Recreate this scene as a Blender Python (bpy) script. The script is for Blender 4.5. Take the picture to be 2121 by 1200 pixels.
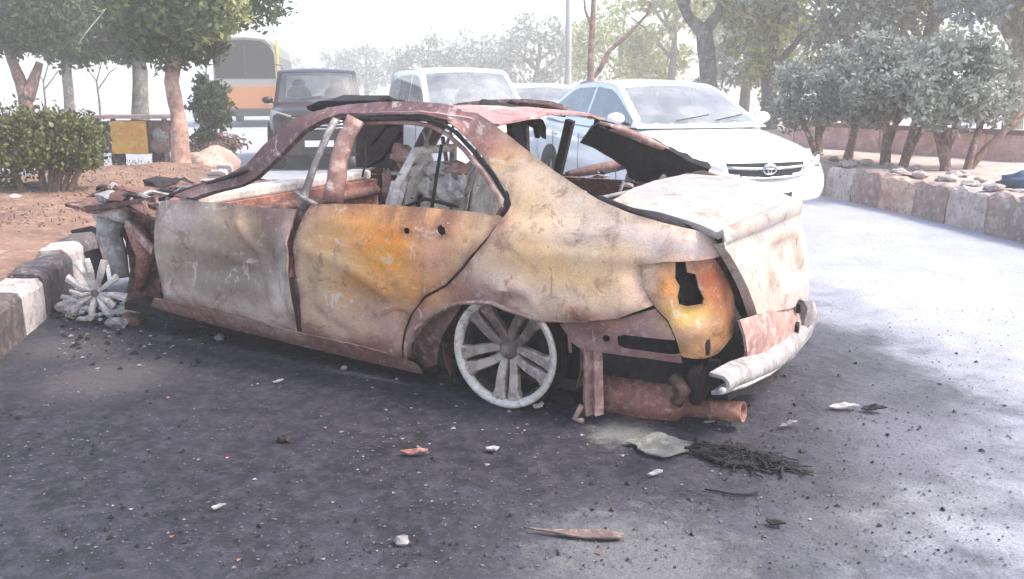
import bpy, bmesh, math, random
import numpy as np
from mathutils import Vector, Matrix, noise, geometry
R_ = math.radians
random.seed(7)
for o in list(bpy.data.objects): bpy.data.objects.remove(o)
SC = bpy.context.scene
COL = SC.collection

# ------------------------------------------------------------------ camera
FPX, YAW, PIT = 1772.0, R_(28.71), R_(13.17)
CAM = np.array([1.81, -3.136, 1.396])
cam_d = bpy.data.cameras.new('camera'); cam_o = bpy.data.objects.new('camera', cam_d); COL.objects.link(cam_o)
cam_o.location = CAM; cam_o.rotation_euler = (math.pi/2 - PIT, 0, YAW)
cam_d.sensor_width = 36.0; cam_d.lens = 36.0*FPX/2121.0; cam_d.clip_start = .05; cam_d.clip_end = 2000
SC.camera = cam_o
HAZE = 0.0068
# ------------------------------------------------------------------ light
SUN_AZ = (0.80, 0.28)            # horizontal direction towards the sun
SUN_EL = R_(52)
w = bpy.data.worlds.new('World'); SC.world = w; w.use_nodes = True
nt = w.node_tree
sky = nt.nodes.new('ShaderNodeTexSky'); sky.sky_type = 'NISHITA'; sky.sun_disc = False
sky.sun_elevation = SUN_EL; sky.sun_rotation = math.atan2(SUN_AZ[0], SUN_AZ[1])
sky.air_density = 1.0; sky.dust_density = 3.0; sky.ozone_density = 1.0
nt.links.new(sky.outputs[0], nt.nodes['Background'].inputs[0])
nt.nodes['Background'].inputs[1].default_value = 0.15
sd = bpy.data.lights.new('sun', 'SUN'); sd.energy = 1.5; sd.angle = R_(14); sd.color = (1, .96, .9)
so = bpy.data.objects.new('sun', sd); COL.objects.link(so)
sv = Vector((SUN_AZ[0], SUN_AZ[1], 0)).normalized()*math.cos(SUN_EL) + Vector((0, 0, math.sin(SUN_EL)))
so.rotation_euler = sv.to_track_quat('Z', 'Y').to_euler()
so.location = (5, 5, 30)
SC.view_settings.view_transform = 'Standard'; SC.view_settings.look = 'None'
SC.view_settings.exposure = 1.62; SC.view_settings.gamma = 1.0
SC.cycles.use_denoising = True
SC.cycles.max_bounces = 6; SC.cycles.transparent_max_bounces = 8; SC.cycles.volume_bounces = 1

# ------------------------------------------------------------------ photo pixel -> direction
CF = np.array([-math.sin(YAW)*math.cos(PIT), math.cos(YAW)*math.cos(PIT), -math.sin(PIT)])
CR = np.array([math.cos(YAW), math.sin(YAW), 0.0]); CU = np.cross(CR, CF)
def ray(u, v): return CF + (u-1060.5)/FPX*CR - (v-600)/FPX*CU
def on_z(u, v, z=0.0):
    d = ray(u, v); return CAM + (z-CAM[2])/d[2]*d
def on_y(u, v, y):
    d = ray(u, v); return CAM + (y-CAM[1])/d[1]*d
def on_x(u, v, x):
    d = ray(u, v); return CAM + (x-CAM[0])/d[0]*d
def at_d(u, v, dep): return CAM + dep*ray(u, v)
def project(p):
    D = np.asarray(p, float)-CAM; d = D@CF
    return np.array([1060.5+FPX*(D@CR)/d, 600-FPX*(D@CU)/d])

# ------------------------------------------------------------------ object helpers
def tag(o, label=None, cat=None, group=None, kind=None):
    if label: o['label'] = label
    if cat: o['category'] = cat
    if group: o['group'] = group
    if kind: o['kind'] = kind
    return o
def thing(name, label, cat, loc=(0, 0, 0), rz=0.0, group=None):
    o = bpy.data.objects.new(name, None); COL.objects.link(o)
    o.empty_display_size = .2
    o.location = loc; o.rotation_euler = (0, 0, rz)
    return tag(o, label, cat, group)
def root_off(p):
    while p is not None and p.parent is not None: p = p.parent
    return Vector(p.location) if p is not None else Vector((0, 0, 0))
def link(name, me, mat, parent=None, smooth=True, world=False):
    o = bpy.data.objects.new(name, me); COL.objects.link(o)
    if mat is not None:
        for m in (mat if isinstance(mat, (list, tuple)) else [mat]): me.materials.append(m)
    if world and parent is not None:
        off = root_off(parent); me.transform(Matrix.Translation(-off))
    if parent is not None: o.parent = parent
    if smooth:
        me.polygons.foreach_set('use_smooth', [True]*len(me.polygons))
    me.update()
    return o
def mod_bevel(o, w=.004, seg=2):
    m = o.modifiers.new('bevel', 'BEVEL'); m.width = w; m.segments = seg; m.limit_method = 'ANGLE'; m.angle_limit = R_(40); return o
def mod_solid(o, t, off=0.0):
    m = o.modifiers.new('solid', 'SOLIDIFY'); m.thickness = t; m.offset = off
    e = o.modifiers.new('split', 'EDGE_SPLIT'); e.split_angle = R_(50); return o
def copy_tree(o, parent=None):
    c = o.copy(); COL.objects.link(c); c.parent = parent
    for ch in list(o.children): copy_tree(ch, c)
    return c

class MB:
    """collects shapes; build() links them as ONE mesh object"""
    def __init__(s): s.v = []; s.f = []; s.mi = []; s.m = 0
    def add(s, vs, fs):
        b = len(s.v); s.v += [tuple(map(float, x)) for x in vs]
        s.f += [tuple(b+i for i in f) for f in fs]; s.mi += [s.m]*len(fs); return s
    def box(s, c, size, rot=None):
        hx, hy, hz = [q/2 for q in size]
        vs = [Vector((x, y, z)) for x in (-hx, hx) for y in (-hy, hy) for z in (-hz, hz)]
        if rot is not None:
            M = rot if isinstance(rot, Matrix) else Matrix.Rotation(rot[2], 3, 'Z') @ Matrix.Rotation(rot[1], 3, 'Y') @ Matrix.Rotation(rot[0], 3, 'X')
            vs = [M @ q for q in vs]
        vs = [q+Vector(c) for q in vs]
        return s.add(vs, [(0, 1, 3, 2), (4, 6, 7, 5), (0, 4, 5, 1), (2, 3, 7, 6), (0, 2, 6, 4), (1, 5, 7, 3)])
    def bar(s, p0, p1, w, h, up=(0, 0, 1), w1=None, h1=None):
        p0 = Vector(p0); p1 = Vector(p1); d = (p1-p0).normalized()
        a = d.cross(Vector(up))
        if a.length < 1e-4: a = d.cross(Vector((1, 0, 0)))
        a.normalize(); b = a.cross(d)
        w1 = w if w1 is None else w1; h1 = h if h1 is None else h1
        vs = []
        for p, ww, hh in ((p0, w, h), (p1, w1, h1)):
            vs += [p-a*ww/2-b*hh/2, p+a*ww/2-b*hh/2, p+a*ww/2+b*hh/2, p-a*ww/2+b*hh/2]
        return s.add(vs, [(3, 2, 1, 0), (4, 5, 6, 7), (0, 1, 5, 4), (1, 2, 6, 5), (2, 3, 7, 6), (3, 0, 4, 7)])
    def tube(s, pts, r, n=8, caps=True, flat=1.0):
        pts = [Vector(p) for p in pts]; k = len(pts)
        rs = r if isinstance(r, (list, tuple)) else [r]*k
        t = [(pts[min(i+1, k-1)]-pts[max(i-1, 0)]).normalized() for i in range(k)]
        a = t[0].orthogonal().normalized(); vs = []; fs = []
        for i in range(k):
            a = (a - t[i]*a.dot(t[i])); a.normalize(); b = t[i].cross(a)
            for j in range(n):
                q = 2*math.pi*j/n; vs.append(pts[i]+(a*math.cos(q)+b*math.sin(q)*flat)*rs[i])
        for i in range(k-1):
            for j in range(n):
                fs.append((i*n+j, i*n+(j+1) % n, (i+1)*n+(j+1) % n, (i+1)*n+j))
        if caps: fs += [tuple(range(n-1, -1, -1)), tuple((k-1)*n+j for j in range(n))]
        return s.add(vs, fs)
    def lathe(s, prof, o, axis=(0, 1, 0), n=32, close=False):
        """prof: (radius, distance along axis)"""
        ax = Vector(axis).normalized(); a = ax.orthogonal().normalized()
        if abs(ax.z) < .9:
            a = ax.cross(Vector((0, 0, 1))).normalized()
        b = ax.cross(a); o = Vector(o); vs = []; fs = []; k = len(prof)
        for (r, h) in prof:
            for j in range(n):
                q = 2*math.pi*j/n; vs.append(o+ax*h+(a*math.cos(q)+b*math.sin(q))*r)
        for i in range(k-1 if not close else k):
            i2 = (i+1) % k
            for j in range(n):
                fs.append((i*n+j, i*n+(j+1) % n, i2*n+(j+1) % n, i2*n+j))
        return s.add(vs, fs)
    def prism(s, poly, depth):
        """poly: list of 3D points (planar), extruded by vector depth"""
        poly = [Vector(p) for p in poly]; d = Vector(depth); k = len(poly)
        vs = poly+[p+d for p in poly]
        return s.add(vs, [tuple(range(k-1, -1, -1)), tuple(range(k, 2*k))]+[(i, (i+1) % k, k+(i+1) % k, k+i) for i in range(k)])
    def grid(s, P):
        """P[i][j] 3D points"""
        a = len(P); b = len(P[0])
        return s.add([p for r in P for p in r], [(i*b+j, i*b+j+1, (i+1)*b+j+1, (i+1)*b+j) for i in range(a-1) for j in range(b-1)])
    def blob(s, c, r, seed=0, sub=2, amp=.35, sq=(1, 1, 1)):
        bm = bmesh.new(); bmesh.ops.create_icosphere(bm, subdivisions=sub, radius=1)
        vs = []
        for q in bm.verts:
            k = 1+amp*noise.noise(q.co*1.7+Vector((seed*3.1, seed*1.7, seed)))+amp*.5*noise.noise(q.co*4+Vector((seed, 5, seed)))
            vs.append((c[0]+q.co.x*k*r*sq[0], c[1]+q.co.y*k*r*sq[1], c[2]+q.co.z*k*r*sq[2]))
        fs = [tuple(x.index for x in f.verts) for f in bm.faces]; bm.free()
        return s.add(vs, fs)
    def build(s, name, mat, parent=None, smooth=False, world=True, kind=None):
        me = bpy.data.meshes.new(name); me.from_pydata(s.v, [], s.f)
        if any(s.mi): me.polygons.foreach_set('material_index', s.mi)
        bm = bmesh.new(); bm.from_mesh(me); bmesh.ops.recalc_face_normals(bm, faces=bm.faces); bm.to_mesh(me); bm.free()
        o = link(name, me, mat, parent, smooth, world)
        if kind: o['kind'] = kind
        return o

# ------------------------------------------------------------------ materials
def s2l(c):
    return tuple((x/255/12.92 if x/255 <= .04045 else ((x/255+.055)/1.055)**2.4) for x in c)
def new_mat(name):
    m = bpy.data.materials.new(name); m.use_nodes = True
    return m, m.node_tree, m.node_tree.nodes['Principled BSDF']
def nd(nt, t, **kw):
    n = nt.nodes.new(t)
    for k, v in kw.items():
        if k.startswith('i_'):
            n.inputs[k[2:].replace('_', ' ')].default_value = v
        else: setattr(n, k, v)
    return n
def ramp(nt, src, stops, interp='LINEAR'):
    r = nt.nodes.new('ShaderNodeValToRGB'); r.color_ramp.interpolation = interp
    e = r.color_ramp.elements
    while len(e) < len(stops): e.new(.5)
    for q, (p, c) in zip(e, stops):
        q.position = p; q.color = (c, c, c, 1) if isinstance(c, (int, float)) else (*c, 1)
    nt.links.new(src, r.inputs[0]); return r.outputs[0]
def mixc(nt, fac, a, b, mode='MIX'):
    m = nt.nodes.new('ShaderNodeMix'); m.data_type = 'RGBA'; m.blend_type = mode
    if isinstance(fac, (int, float)): m.inputs[0].default_value = fac
    else: nt.links.new(fac, m.inputs[0])
    for k, x in ((6, a), (7, b)):
        if isinstance(x, tuple): m.inputs[k].default_value = (*x[:3], 1)
        else: nt.links.new(x, m.inputs[k])
    return m.outputs[2]
def noise_n(nt, vec, scale, detail=6, rough=.6, dist=0.0):
    n = nt.nodes.new('ShaderNodeTexNoise'); n.inputs['Scale'].default_value = scale
    n.inputs['Detail'].default_value = detail; n.inputs['Roughness'].default_value = rough
    n.inputs['Distortion'].default_value = dist
    nt.links.new(vec, n.inputs['Vector']); return n.outputs['Fac']
def coords(nt, kind='Object'):
    return nt.nodes.new('ShaderNodeTexCoord').outputs[kind]
def bump(nt, bsdf, h, strength=.3, dist=.01):
    b = nt.nodes.new('ShaderNodeBump'); b.inputs['Strength'].default_value = strength; b.inputs['Distance'].default_value = dist
    nt.links.new(h, b.inputs['Height']); nt.links.new(b.outputs[0], bsdf.inputs['Normal'])
def mottled(name, c1, c2, c3=None, sc=3.0, rough=.8, metal=0.0, bstr=.3, bdist=.006, fine=40, spots=None, spot_amt=.35):
    """c1..c3 sRGB 0-255; patchy mix of three colours with fine grain"""
    m, nt, b = new_mat(name); vec = coords(nt)
    n1 = noise_n(nt, vec, sc, 7, .62, .4); n2 = noise_n(nt, vec, sc*3.7, 6, .65); n3 = noise_n(nt, vec, fine, 4, .7)
    a = mixc(nt, ramp(nt, n1, [(.40, 0), (.62, 1)]), s2l(c1), s2l(c2))
    if c3: a = mixc(nt, ramp(nt, n2, [(.5, 0), (.68, 1)]), a, s2l(c3))
    a = mixc(nt, ramp(nt, n3, [(.3, .72), (.7, 1.0)]), (0, 0, 0), a)
    if spots:
        v = nt.nodes.new('ShaderNodeTexNoise'); v.inputs['Scale'].default_value = fine*.45; v.inputs['Detail'].default_value = 3
        nt.links.new(vec, v.inputs['Vector'])
        a = mixc(nt, ramp(nt, v.outputs['Fac'], [(.60, 0), (.70, spot_amt)]), a, s2l(spots))
    nt.links.new(a, b.inputs['Base Color'])
    b.inputs['Roughness'].default_value = rough; b.inputs['Metallic'].default_value = metal
    mx = nt.nodes.new('ShaderNodeMath'); mx.operation = 'ADD'
    nt.links.new(n2, mx.inputs[0]); nt.links.new(n3, mx.inputs[1])
    bump(nt, b, mx.outputs[0], bstr, bdist)
    return m
def plain(name, c, rough=.5, metal=0.0, spec=.5, var=.12, sc=6.0):
    m, nt, b = new_mat(name); vec = coords(nt)
    n = noise_n(nt, vec, sc, 5, .6)
    a = mixc(nt, ramp(nt, n, [(.3, 0), (.7, 1)]), tuple(x*(1-var) for x in s2l(c)), tuple(min(1, x*(1+var*.5)) for x in s2l(c)))
    nt.links.new(a, b.inputs['Base Color'])
    b.inputs['Roughness'].default_value = rough; b.inputs['Metallic'].default_value = metal
    b.inputs['Specular IOR Level'].default_value = spec
    return m
def burnt_paint():
    """oxidised sheet metal: colour attribute 'ox' broken up by noise"""
    m, nt, b = new_mat('burnt_sheet'); vec = coords(nt)
    at = nt.nodes.new('ShaderNodeAttribute'); at.attribute_name = 'ox'
    n1 = noise_n(nt, vec, 9, 8, .65, .5); n2 = noise_n(nt, vec, 30, 6, .7); n3 = noise_n(nt, vec, 140, 3, .7)
    a = mixc(nt, ramp(nt, n1, [(.32, .45), (.45, .90), (.58, 1)]), s2l((104, 70, 62)), at.outputs['Color'])
    a = mixc(nt, ramp(nt, n2, [(.54, 0), (.72, .42)]), a, s2l((214, 198, 182)))
    a = mixc(nt, ramp(nt, n2, [(.24, .5), (.36, 0)]), a, s2l((84, 56, 48)))
    a = mixc(nt, ramp(nt, n3, [(.30, .72), (.60, 1)]), (.02, .015, .012), a)
    # flaked patches with hard edges: bare oxide against ash and old primer
    n6 = noise_n(nt, vec, 5.5, 10, .72, 1.0); n7 = noise_n(nt, vec, 17, 8, .7, .8)
    dk = mixc(nt, 1.0, a, (.62, .50, .46), 'MULTIPLY'); lt = mixc(nt, .55, a, s2l((226, 214, 200)))
    a = mixc(nt, ramp(nt, n6, [(.395, .75), (.415, 0)]), a, dk)
    a = mixc(nt, ramp(nt, n6, [(.600, 0), (.615, .65)]), a, lt)
    a = mixc(nt, ramp(nt, n7, [(.335, .7), (.355, 0)]), a, dk)
    a = mixc(nt, ramp(nt, n7, [(.655, 0), (.67, .7)]), a, lt)
    # thin run-down streaks
    mp = nt.nodes.new('ShaderNodeMapping'); mp.inputs['Scale'].default_value = (11, 11, 1.6); nt.links.new(vec, mp.inputs['Vector'])
    n4 = noise_n(nt, mp.outputs[0], 1.6, 6, .6, .3)
    a = mixc(nt, ramp(nt, n4, [(.58, 0), (.76, .30)]), a, s2l((120, 78, 60)))
    nt.links.new(a, b.inputs['Base Color'])
    b.inputs['Roughness'].default_value = .62; b.inputs['Specular IOR Level'].default_value = .45
    mx = nt.nodes.new('ShaderNodeMath'); mx.operation = 'ADD'
    nt.links.new(n2, mx.inputs[0]); nt.links.new(n7, mx.inputs[1])
    bump(nt, b, mx.outputs[0], .3, .005)
    return m
M = {}
M['sheet'] = burnt_paint()
M['pink'] = mottled('scorched_pink_steel', (176, 138, 126), (142, 104, 96), (208, 180, 168), 5, .75, 0, .3, .005, 60, (70, 48, 44))
M['brown'] = mottled('scorched_brown_steel', (120, 86, 78), (84, 58, 56), (158, 124, 110), 6, .8, 0, .35, .006, 60, (36, 26, 26))
M['dark'] = mottled('charred_dark', (44, 34, 34), (26, 22, 23), (74, 58, 56), 8, .85, 0, .5, .01, 70)
M['black'] = mottled('soot_black', (19, 17, 19), (11, 10, 12), (42, 38, 41), 7, .85, 0, .6, .01, 60, (72, 62, 66), .3)
M['ash'] = mottled('white_ash', (214, 206, 198), (176, 164, 158), (236, 230, 222), 7, .9, 0, .5, .008, 60, (120, 104, 98))
M['grey'] = mottled('ashen_grey_steel', (150, 144, 140), (112, 104, 102), (190, 184, 178), 6, .75, 0, .35, .006, 60, (80, 64, 60))
M['rust'] = mottled('rusted_red_steel', (162, 108, 92), (126, 80, 70), (196, 150, 132), 7, .8, 0, .4, .006, 70, (70, 40, 36))
M['alloy'] = mottled('scorched_alloy', (224, 212, 198), (196, 182, 168), (236, 228, 216), 11, .55, .2, .3, .004, 60, (96, 82, 74), .7)
M['alloym'] = mottled('heat_stained_alloy', (190, 174, 160), (150, 132, 120), (216, 202, 188), 9, .55, .2, .25, .003, 60, (84, 70, 64), .6)
M['alloyd'] = mottled('sooted_alloy', (136, 116, 108), (98, 80, 74), (168, 148, 136), 8, .6, .15, .25, .003, 60, (58, 48, 46))
def NZ(p, s, seed=0): return noise.noise(Vector((p[0]*s+seed*7.3, p[1]*s+seed*3.1, p[2]*s+seed)))

# ================================================================== GROUND
RD = Vector((-.63, .777, 0)).normalized()      # along the road, away from us
RN = Vector((.777, .63, 0)).normalized()       # across the road, to the right
def rp2(s, n, z=0.0):                          # road coordinates -> world
    p = RD*s+RN*n; return (p.x, p.y, z)
def asphalt_mat():
    m, nt, b = new_mat('sooty_asphalt'); vec = coords(nt)
    vd = nt.nodes.new('ShaderNodeVectorMath'); vd.operation = 'DISTANCE'; vd.inputs[1].default_value = (-.95, .15, 0); nt.links.new(vec, vd.inputs[0])
    n1 = noise_n(nt, vec, .9, 6, .6, .3); n2 = noise_n(nt, vec, 3.2, 7, .65, .4); n3 = noise_n(nt, vec, 14, 6, .7); n4 = noise_n(nt, vec, 90, 4, .75); n5 = noise_n(nt, vec, 38, 3, .6)
    def math_(op, a, c):
        q = nt.nodes.new('ShaderNodeMath'); q.operation = op
        for i, x in enumerate((a, c)):
            if isinstance(x, (int, float)): q.inputs[i].default_value = x
            else: nt.links.new(x, q.inputs[i])
        return q.outputs[0]
    dist = math_('ADD', vd.outputs['Value'], math_('MULTIPLY', math_('SUBTRACT', n2, .5), 1.1))
    dist = math_('ADD', dist, math_('MULTIPLY', math_('SUBTRACT', n1, .5), 1.2))
    soot = ramp(nt, math_('DIVIDE', dist, 5.0), [(.30, 1.0), (.44, .95), (.56, .78), (.625, .34), (.74, 0)])
    dusty = mixc(nt, ramp(nt, n2, [(.35, 0), (.65, 1)]), s2l((158, 159, 170)), s2l((176, 177, 187)))
    dusty = mixc(nt, ramp(nt, n1, [(.45, 0), (.7, .6)]), dusty, s2l((186, 184, 184)))
    black = mixc(nt, ramp(nt, n2, [(.36, 0), (.64, 1)]), s2l((24, 23, 27)), s2l((46, 43, 54)))
    black = mixc(nt, ramp(nt, n3, [(.46, 0), (.64, .8)]), black, s2l((68, 63, 74)))
    black = mixc(nt, ramp(nt, n3, [(.30, .7), (.44, 0)]), black, s2l((18, 18, 20)))
    a = mixc(nt, soot, dusty, black)
    # ash films on the ground: two places with their own outline
    for (c, r, col, st) in (((1.02, -.90, 0), .46, (120, 119, 118), .7), ((.62, .02, 0), .20, (140, 138, 130), .7), ((-1.9, -.55, 0), .42, (98, 92, 88), .6), ((-2.5, -.25, 0), .40, (104, 96, 90), .5), ((1.75, .55, 0), .5, (120, 118, 130), .5)):
        q = nt.nodes.new('ShaderNodeVectorMath'); q.operation = 'DISTANCE'; q.inputs[1].default_value = c; nt.links.new(vec, q.inputs[0])
        dd = math_('ADD', math_('DIVIDE', q.outputs['Value'], r), math_('MULTIPLY', math_('SUBTRACT', n3, .5), 2.2))
        a = mixc(nt, ramp(nt, dd, [(.35, st), (.95, 0)]), a, s2l(col))
    a = mixc(nt, ramp(nt, n5, [(.64, 0), (.74, .4)]), a, s2l((150, 146, 148)))
    a = mixc(nt, ramp(nt, n5, [(.27, .75), (.36, 0)]), a, s2l((34, 34, 38)))
    a = mixc(nt, ramp(nt, n4, [(.32, .55), (.62, 1)]), (.004, .004, .005), a)
    nt.links.new(a, b.inputs['Base Color'])
    rr = ramp(nt, n2, [(.3, .62), (.7, .9)]); nt.links.new(rr, b.inputs['Roughness'])
    b.inputs['Specular IOR Level'].default_value = .4
    h = math_('ADD', math_('MULTIPLY', n4, .6), math_('ADD', n5, math_('MULTIPLY', n3, 1.2)))
    bump(nt, b, h, .55, .012)
    return m
M['asphalt'] = asphalt_mat()
mb = MB(); mb.add([(-160, -60, 0), (60, -60, 0), (60, 160, 0), (-160, 160, 0)], [(0, 1, 2, 3)])
tag(mb.build('road', M['asphalt']), kind='structure')
M['soil'] = mottled('dry_soil', (146, 112, 92), (116, 88, 74), (166, 138, 116), 2.2, .95, 0, .8, .03, 26, (110, 104, 78), .5)
M['dust'] = mottled('pale_dust', (196, 178, 168), (168, 140, 128), (214, 202, 192), 1.6, .95, 0, .7, .03, 24, (120, 100, 92), .4)
M['kerb_w'] = mottled('worn_white_kerb', (204, 194, 190), (176, 162, 158), (150, 136, 132), 4, .85, 0, .5, .01, 40, (92, 80, 78), .7)
M['kerb_d'] = mottled('grimy_dark_kerb', (92, 80, 80), (66, 58, 62), (120, 108, 104), 4, .85, 0, .5, .01, 40, (150, 138, 132), .5)
M['kerb_t'] = mottled('worn_tan_kerb', (210, 184, 168), (180, 142, 126), (150, 120, 110), 4, .85, 0, .5, .01, 40, (110, 88, 82), .6)
M['kerb_p'] = mottled('dusty_white_kerb', (206, 194, 186), (182, 164, 154), (150, 130, 122), 3, .9, 0, .5, .01, 40, (110, 92, 86), .6)
M['kerb_b'] = mottled('faded_brown_kerb', (164, 142, 132), (138, 118, 112), (192, 174, 164), 3, .9, 0, .5, .01, 40, (190, 172, 160), .5)
M['stone'] = mottled('rubble_stone', (178, 164, 156), (140, 124, 118), (206, 196, 188), 5, .9, 0, .6, .01, 40)
# --- left median: kerb line from photo points on the road surface
kl = [Vector((-.9, -2.75, 0))] + [Vector(on_z(u, v, 0)) for u, v in ((0, 745), (120, 640), (188, 566))]
nose = Vector(on_z(486, 372, 0))
e = kl[-1]; k_ = 9
for i in range(1, k_+1): kl.append(e.lerp(nose, i/k_)+RN*(.25*math.sin(math.pi*i/k_)))
for p in kl: p.z = 0
def walk(pts, step):
    out = []; acc = 0.0; segs = [(pts[i], pts[i+1]) for i in range(len(pts)-1)]; d = 0.0; tot = 0.0
    cum = [0.0]
    for a, b in segs: cum.append(cum[-1]+(b-a).length)
    n = int(cum[-1]/step)
    for i in range(n+1):
        s = min(i*step, cum[-1]-1e-6)
        for j, (a, b) in enumerate(segs):
            if cum[j] <= s <= cum[j+1]: out.append(a.lerp(b, (s-cum[j])/(cum[j+1]-cum[j]))); break
    return out
def kerb(name, label, pts, length, h, wdt, mats, seed, inward=-1, lean=.0, rough=.02):
    root = thing(name, label, 'kerb', pts[0]); rg = random.Random(seed)
    st = walk(pts, length)
    for i in range(len(st)-1):
        a, b = st[i], st[i+1]; d = (b-a).normalized(); n = Vector((d.y, -d.x, 0))*(-inward)   # towards the soil
        if n.dot(RN)*inward < 0: n = -n
        g = .008; hh = h*rg.uniform(.93, 1.05); tw = rg.uniform(-.02, .02)
        a2 = a+d*g; b2 = b-d*g; mb = MB(); P = []
        prof = [(0, -.05), (lean*.5+.0, hh*.45), (lean, hh-.05), (lean+.02, hh-.015), (lean+.06, hh), (wdt, hh), (wdt, -.05)]
        k = 6; rows = []
        for q in range(k+1):
            c = a2.lerp(b2, q/k)
            rows.append([c+n*(x+rg.uniform(-1, 1)*rough*.25+tw*(q/k-.5))+Vector((0, 0, z+rg.uniform(-1, 1)*rough*.4*(z > 0))) for x, z in prof])
        mb.grid(rows)
        L = len(mb.v)//(k+1); mb.f += [tuple(range(L-1, -1, -1)), tuple(k*L+j for j in range(L))]; mb.mi += [0, 0]
        o = mb.build('kerb_stone', mats[i % len(mats)], root, False)
    return root
kerb('kerb', 'black and white painted kerb of the earth median the wreck has run into', kl, .40, .285, .2, [M['kerb_d'], M['kerb_d'], M['kerb_w'], M['kerb_d'], M['kerb_d'], M['kerb_w']], 3)
# soil of the median
MW = 3.3
rows = []
kk = walk(kl, .25)
for i, p in enumerate(kk):
    r = []
    taper = min(1, (len(kk)-i)/10+.12)
    for j in range(19):
        f = j/18; q = p-RN*(.17+f*MW*taper)
        z = .255+.10*math.sin(math.pi*min(1, f*1.1))+.05*NZ((q.x, q.y, 0), 1.3)+.03*NZ((q.x, q.y, 0), 5)
        if f > .94: z = -.05
        if i >= len(kk)-2: z = min(z, .2)
        r.append((q.x, q.y, z))
    rows.append(r)
mb = MB(); mb.grid(rows); tag(mb.build('median', M['soil'], None, True), kind='structure')
def median_z(x, y): return .27
fk = [p-RN*(.17+MW*.955) for p in kk[:-14:3]]
kerb('kerb', 'pale far-side kerb of the earth median, beyond the bush', fk, .8, .30, .16, [M['kerb_w'], M['kerb_d']], 9, inward=1)
# pale nose stone where the median ends
mb = MB(); c = nose-RN*.35+RD*.15; mb.blob((c.x, c.y, .18), .34, 4, 3, .25, (1.2, 1.2, .95)); tag(mb.build('nose_stone', M['kerb_t'], None, True), 'rounded tan stone at the tip of the earth median', 'stone')
# --- right pavement
kr = [Vector(on_z(u, v, 0)) for u, v in ((2500, 600), (2121, 505), (1900, 450), (1700, 405))]
for p in kr: p.z = 0
d = (kr[-1]-kr[1]).normalized(); kr += [kr[-1]+d*q for q in (4, 10, 20, 45)]
kerb('kerb', 'tall patchy white and brown kerb below the row of small trees', kr, .62, .40, .3, [M['kerb_p'], M['kerb_b'], M['kerb_t'], M['kerb_b']], 5, inward=1, lean=.03, rough=.05)
rows = []
for p in walk(kr, .6):
    r = []
    for j in range(22):
        q = p+RN*(.28+.45*j); z = .385+.05*NZ((q.x, q.y, 0), .9)+.02*NZ((q.x, q.y, 0), 4)
        r.append((q.x, q.y, z))
    rows.append(r)
mb = MB(); mb.grid(rows); tag(mb.build('pavement', M['dust'], None, True), kind='structure')

# ================================================================== BURNT SEDAN
# frame: x rearwards, y from the car's left flank (0) to its right flank (1.77), z up; rear axle at x = 0
CARW = 1.77
_plan = [(-3.45, .30), (-3.25, .14), (-2.95, .05), (-2.4, .012), (-1.6, 0), (-.6, 0), (.1, .002), (.45, .02), (.66, .05), (.80, .095), (.895, .165), (.955, .26), (.99, .40), (1.012, .62), (1.02, .885)]
_tk_z = [-.1, .05, .13, .22, .34, .48, .60, .70, .78, .83, .88, .98, 1.13, 1.24, 1.31]
_tk_y = [.12, .075, .05, .018, .003, -.004, .0, .013, .030, .050, .082, .122, .190, .245, .33]
def _dense(pts, n=12):
    out = []
    for i in range(len(pts)-1):
        p0 = np.array(pts[max(i-1, 0)]); p1 = np.array(pts[i]); p2 = np.array(pts[i+1]); p3 = np.array(pts[min(i+2, len(pts)-1)])
        for k in range(n):
            t = k/n
            out.append(.5*((2*p1)+(-p0+p2)*t+(2*p0-5*p1+4*p2-p3)*t*t+(-p0+3*p1-3*p2+p3)*t**3))
    out.append(np.array(pts[-1])); return np.array(out)
_pd = _dense(_plan); _seg = np.linalg.norm(np.diff(_pd, axis=0), axis=1); _arc = np.concatenate([[0], np.cumsum(_seg)])
_arc -= np.interp(-1.0, _pd[:, 0], _arc)+1.0          # so that t == x along the flank
_td = _dense(list(zip(_tk_z, _tk_y)), 8)
def crease_z(t): return .60+.055*(t+1.0)/1.0 if t < .6 else .688+.01*(t-.6)
def S(t, z, off=0.0):
    """point of the body side; t runs along the flank and round the tail"""
    x = np.interp(t, _arc, _pd[:, 0]); y = np.interp(t, _arc, _pd[:, 1])
    x2 = np.interp(t+.01, _arc, _pd[:, 0]); y2 = np.interp(t+.01, _arc, _pd[:, 1])
    x1 = np.interp(t-.01, _arc, _pd[:, 0]); y1 = np.interp(t-.01, _arc, _pd[:, 1])
    n = np.array([-(y2-y1), (x2-x1)]); n /= np.linalg.norm(n)+1e-9
    tk = np.interp(z, _td[:, 0], _td[:, 1])
    d = z-crease_z(t)
    tk += .010*(1/(1+math.exp(d/.012)))*math.exp(-max(0, -d)/.10)
    tk += off
    return np.array([x+n[0]*tk, y+n[1]*tk, z])
def to_tz(u, v, t0=None):
    """photo pixel -> (t, z) on the body side"""
    p = on_y(u, v, .08); t, z = min(p[0], .9), p[2]
    if u > 1440: t = .9+(u-1440)/420.
    if t0 is not None: t = t0
    for it in range(40):
        q = project(S(t, z)); e = np.array([u, v])-q
        if abs(e).max() < .02: break
        h = 1e-4
        J = np.stack([(project(S(t+h, z))-q)/h, (project(S(t, z+h))-q)/h], 1)
        try: d = np.linalg.solve(J+np.eye(2)*1e-6, e)
        except Exception: break
        d = np.clip(d, -.08, .08); t += d[0]; z += d[1]
    return (t, z)
def inside(p, poly):
    c = False; n = len(poly); x, y = p
    for i in range(n):
        x1, y1 = poly[i]; x2, y2 = poly[(i+1) % n]
        if (y1 > y) != (y2 > y) and x < (x2-x1)*(y-y1)/(y2-y1)+x1: c = not c
    return c
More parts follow.
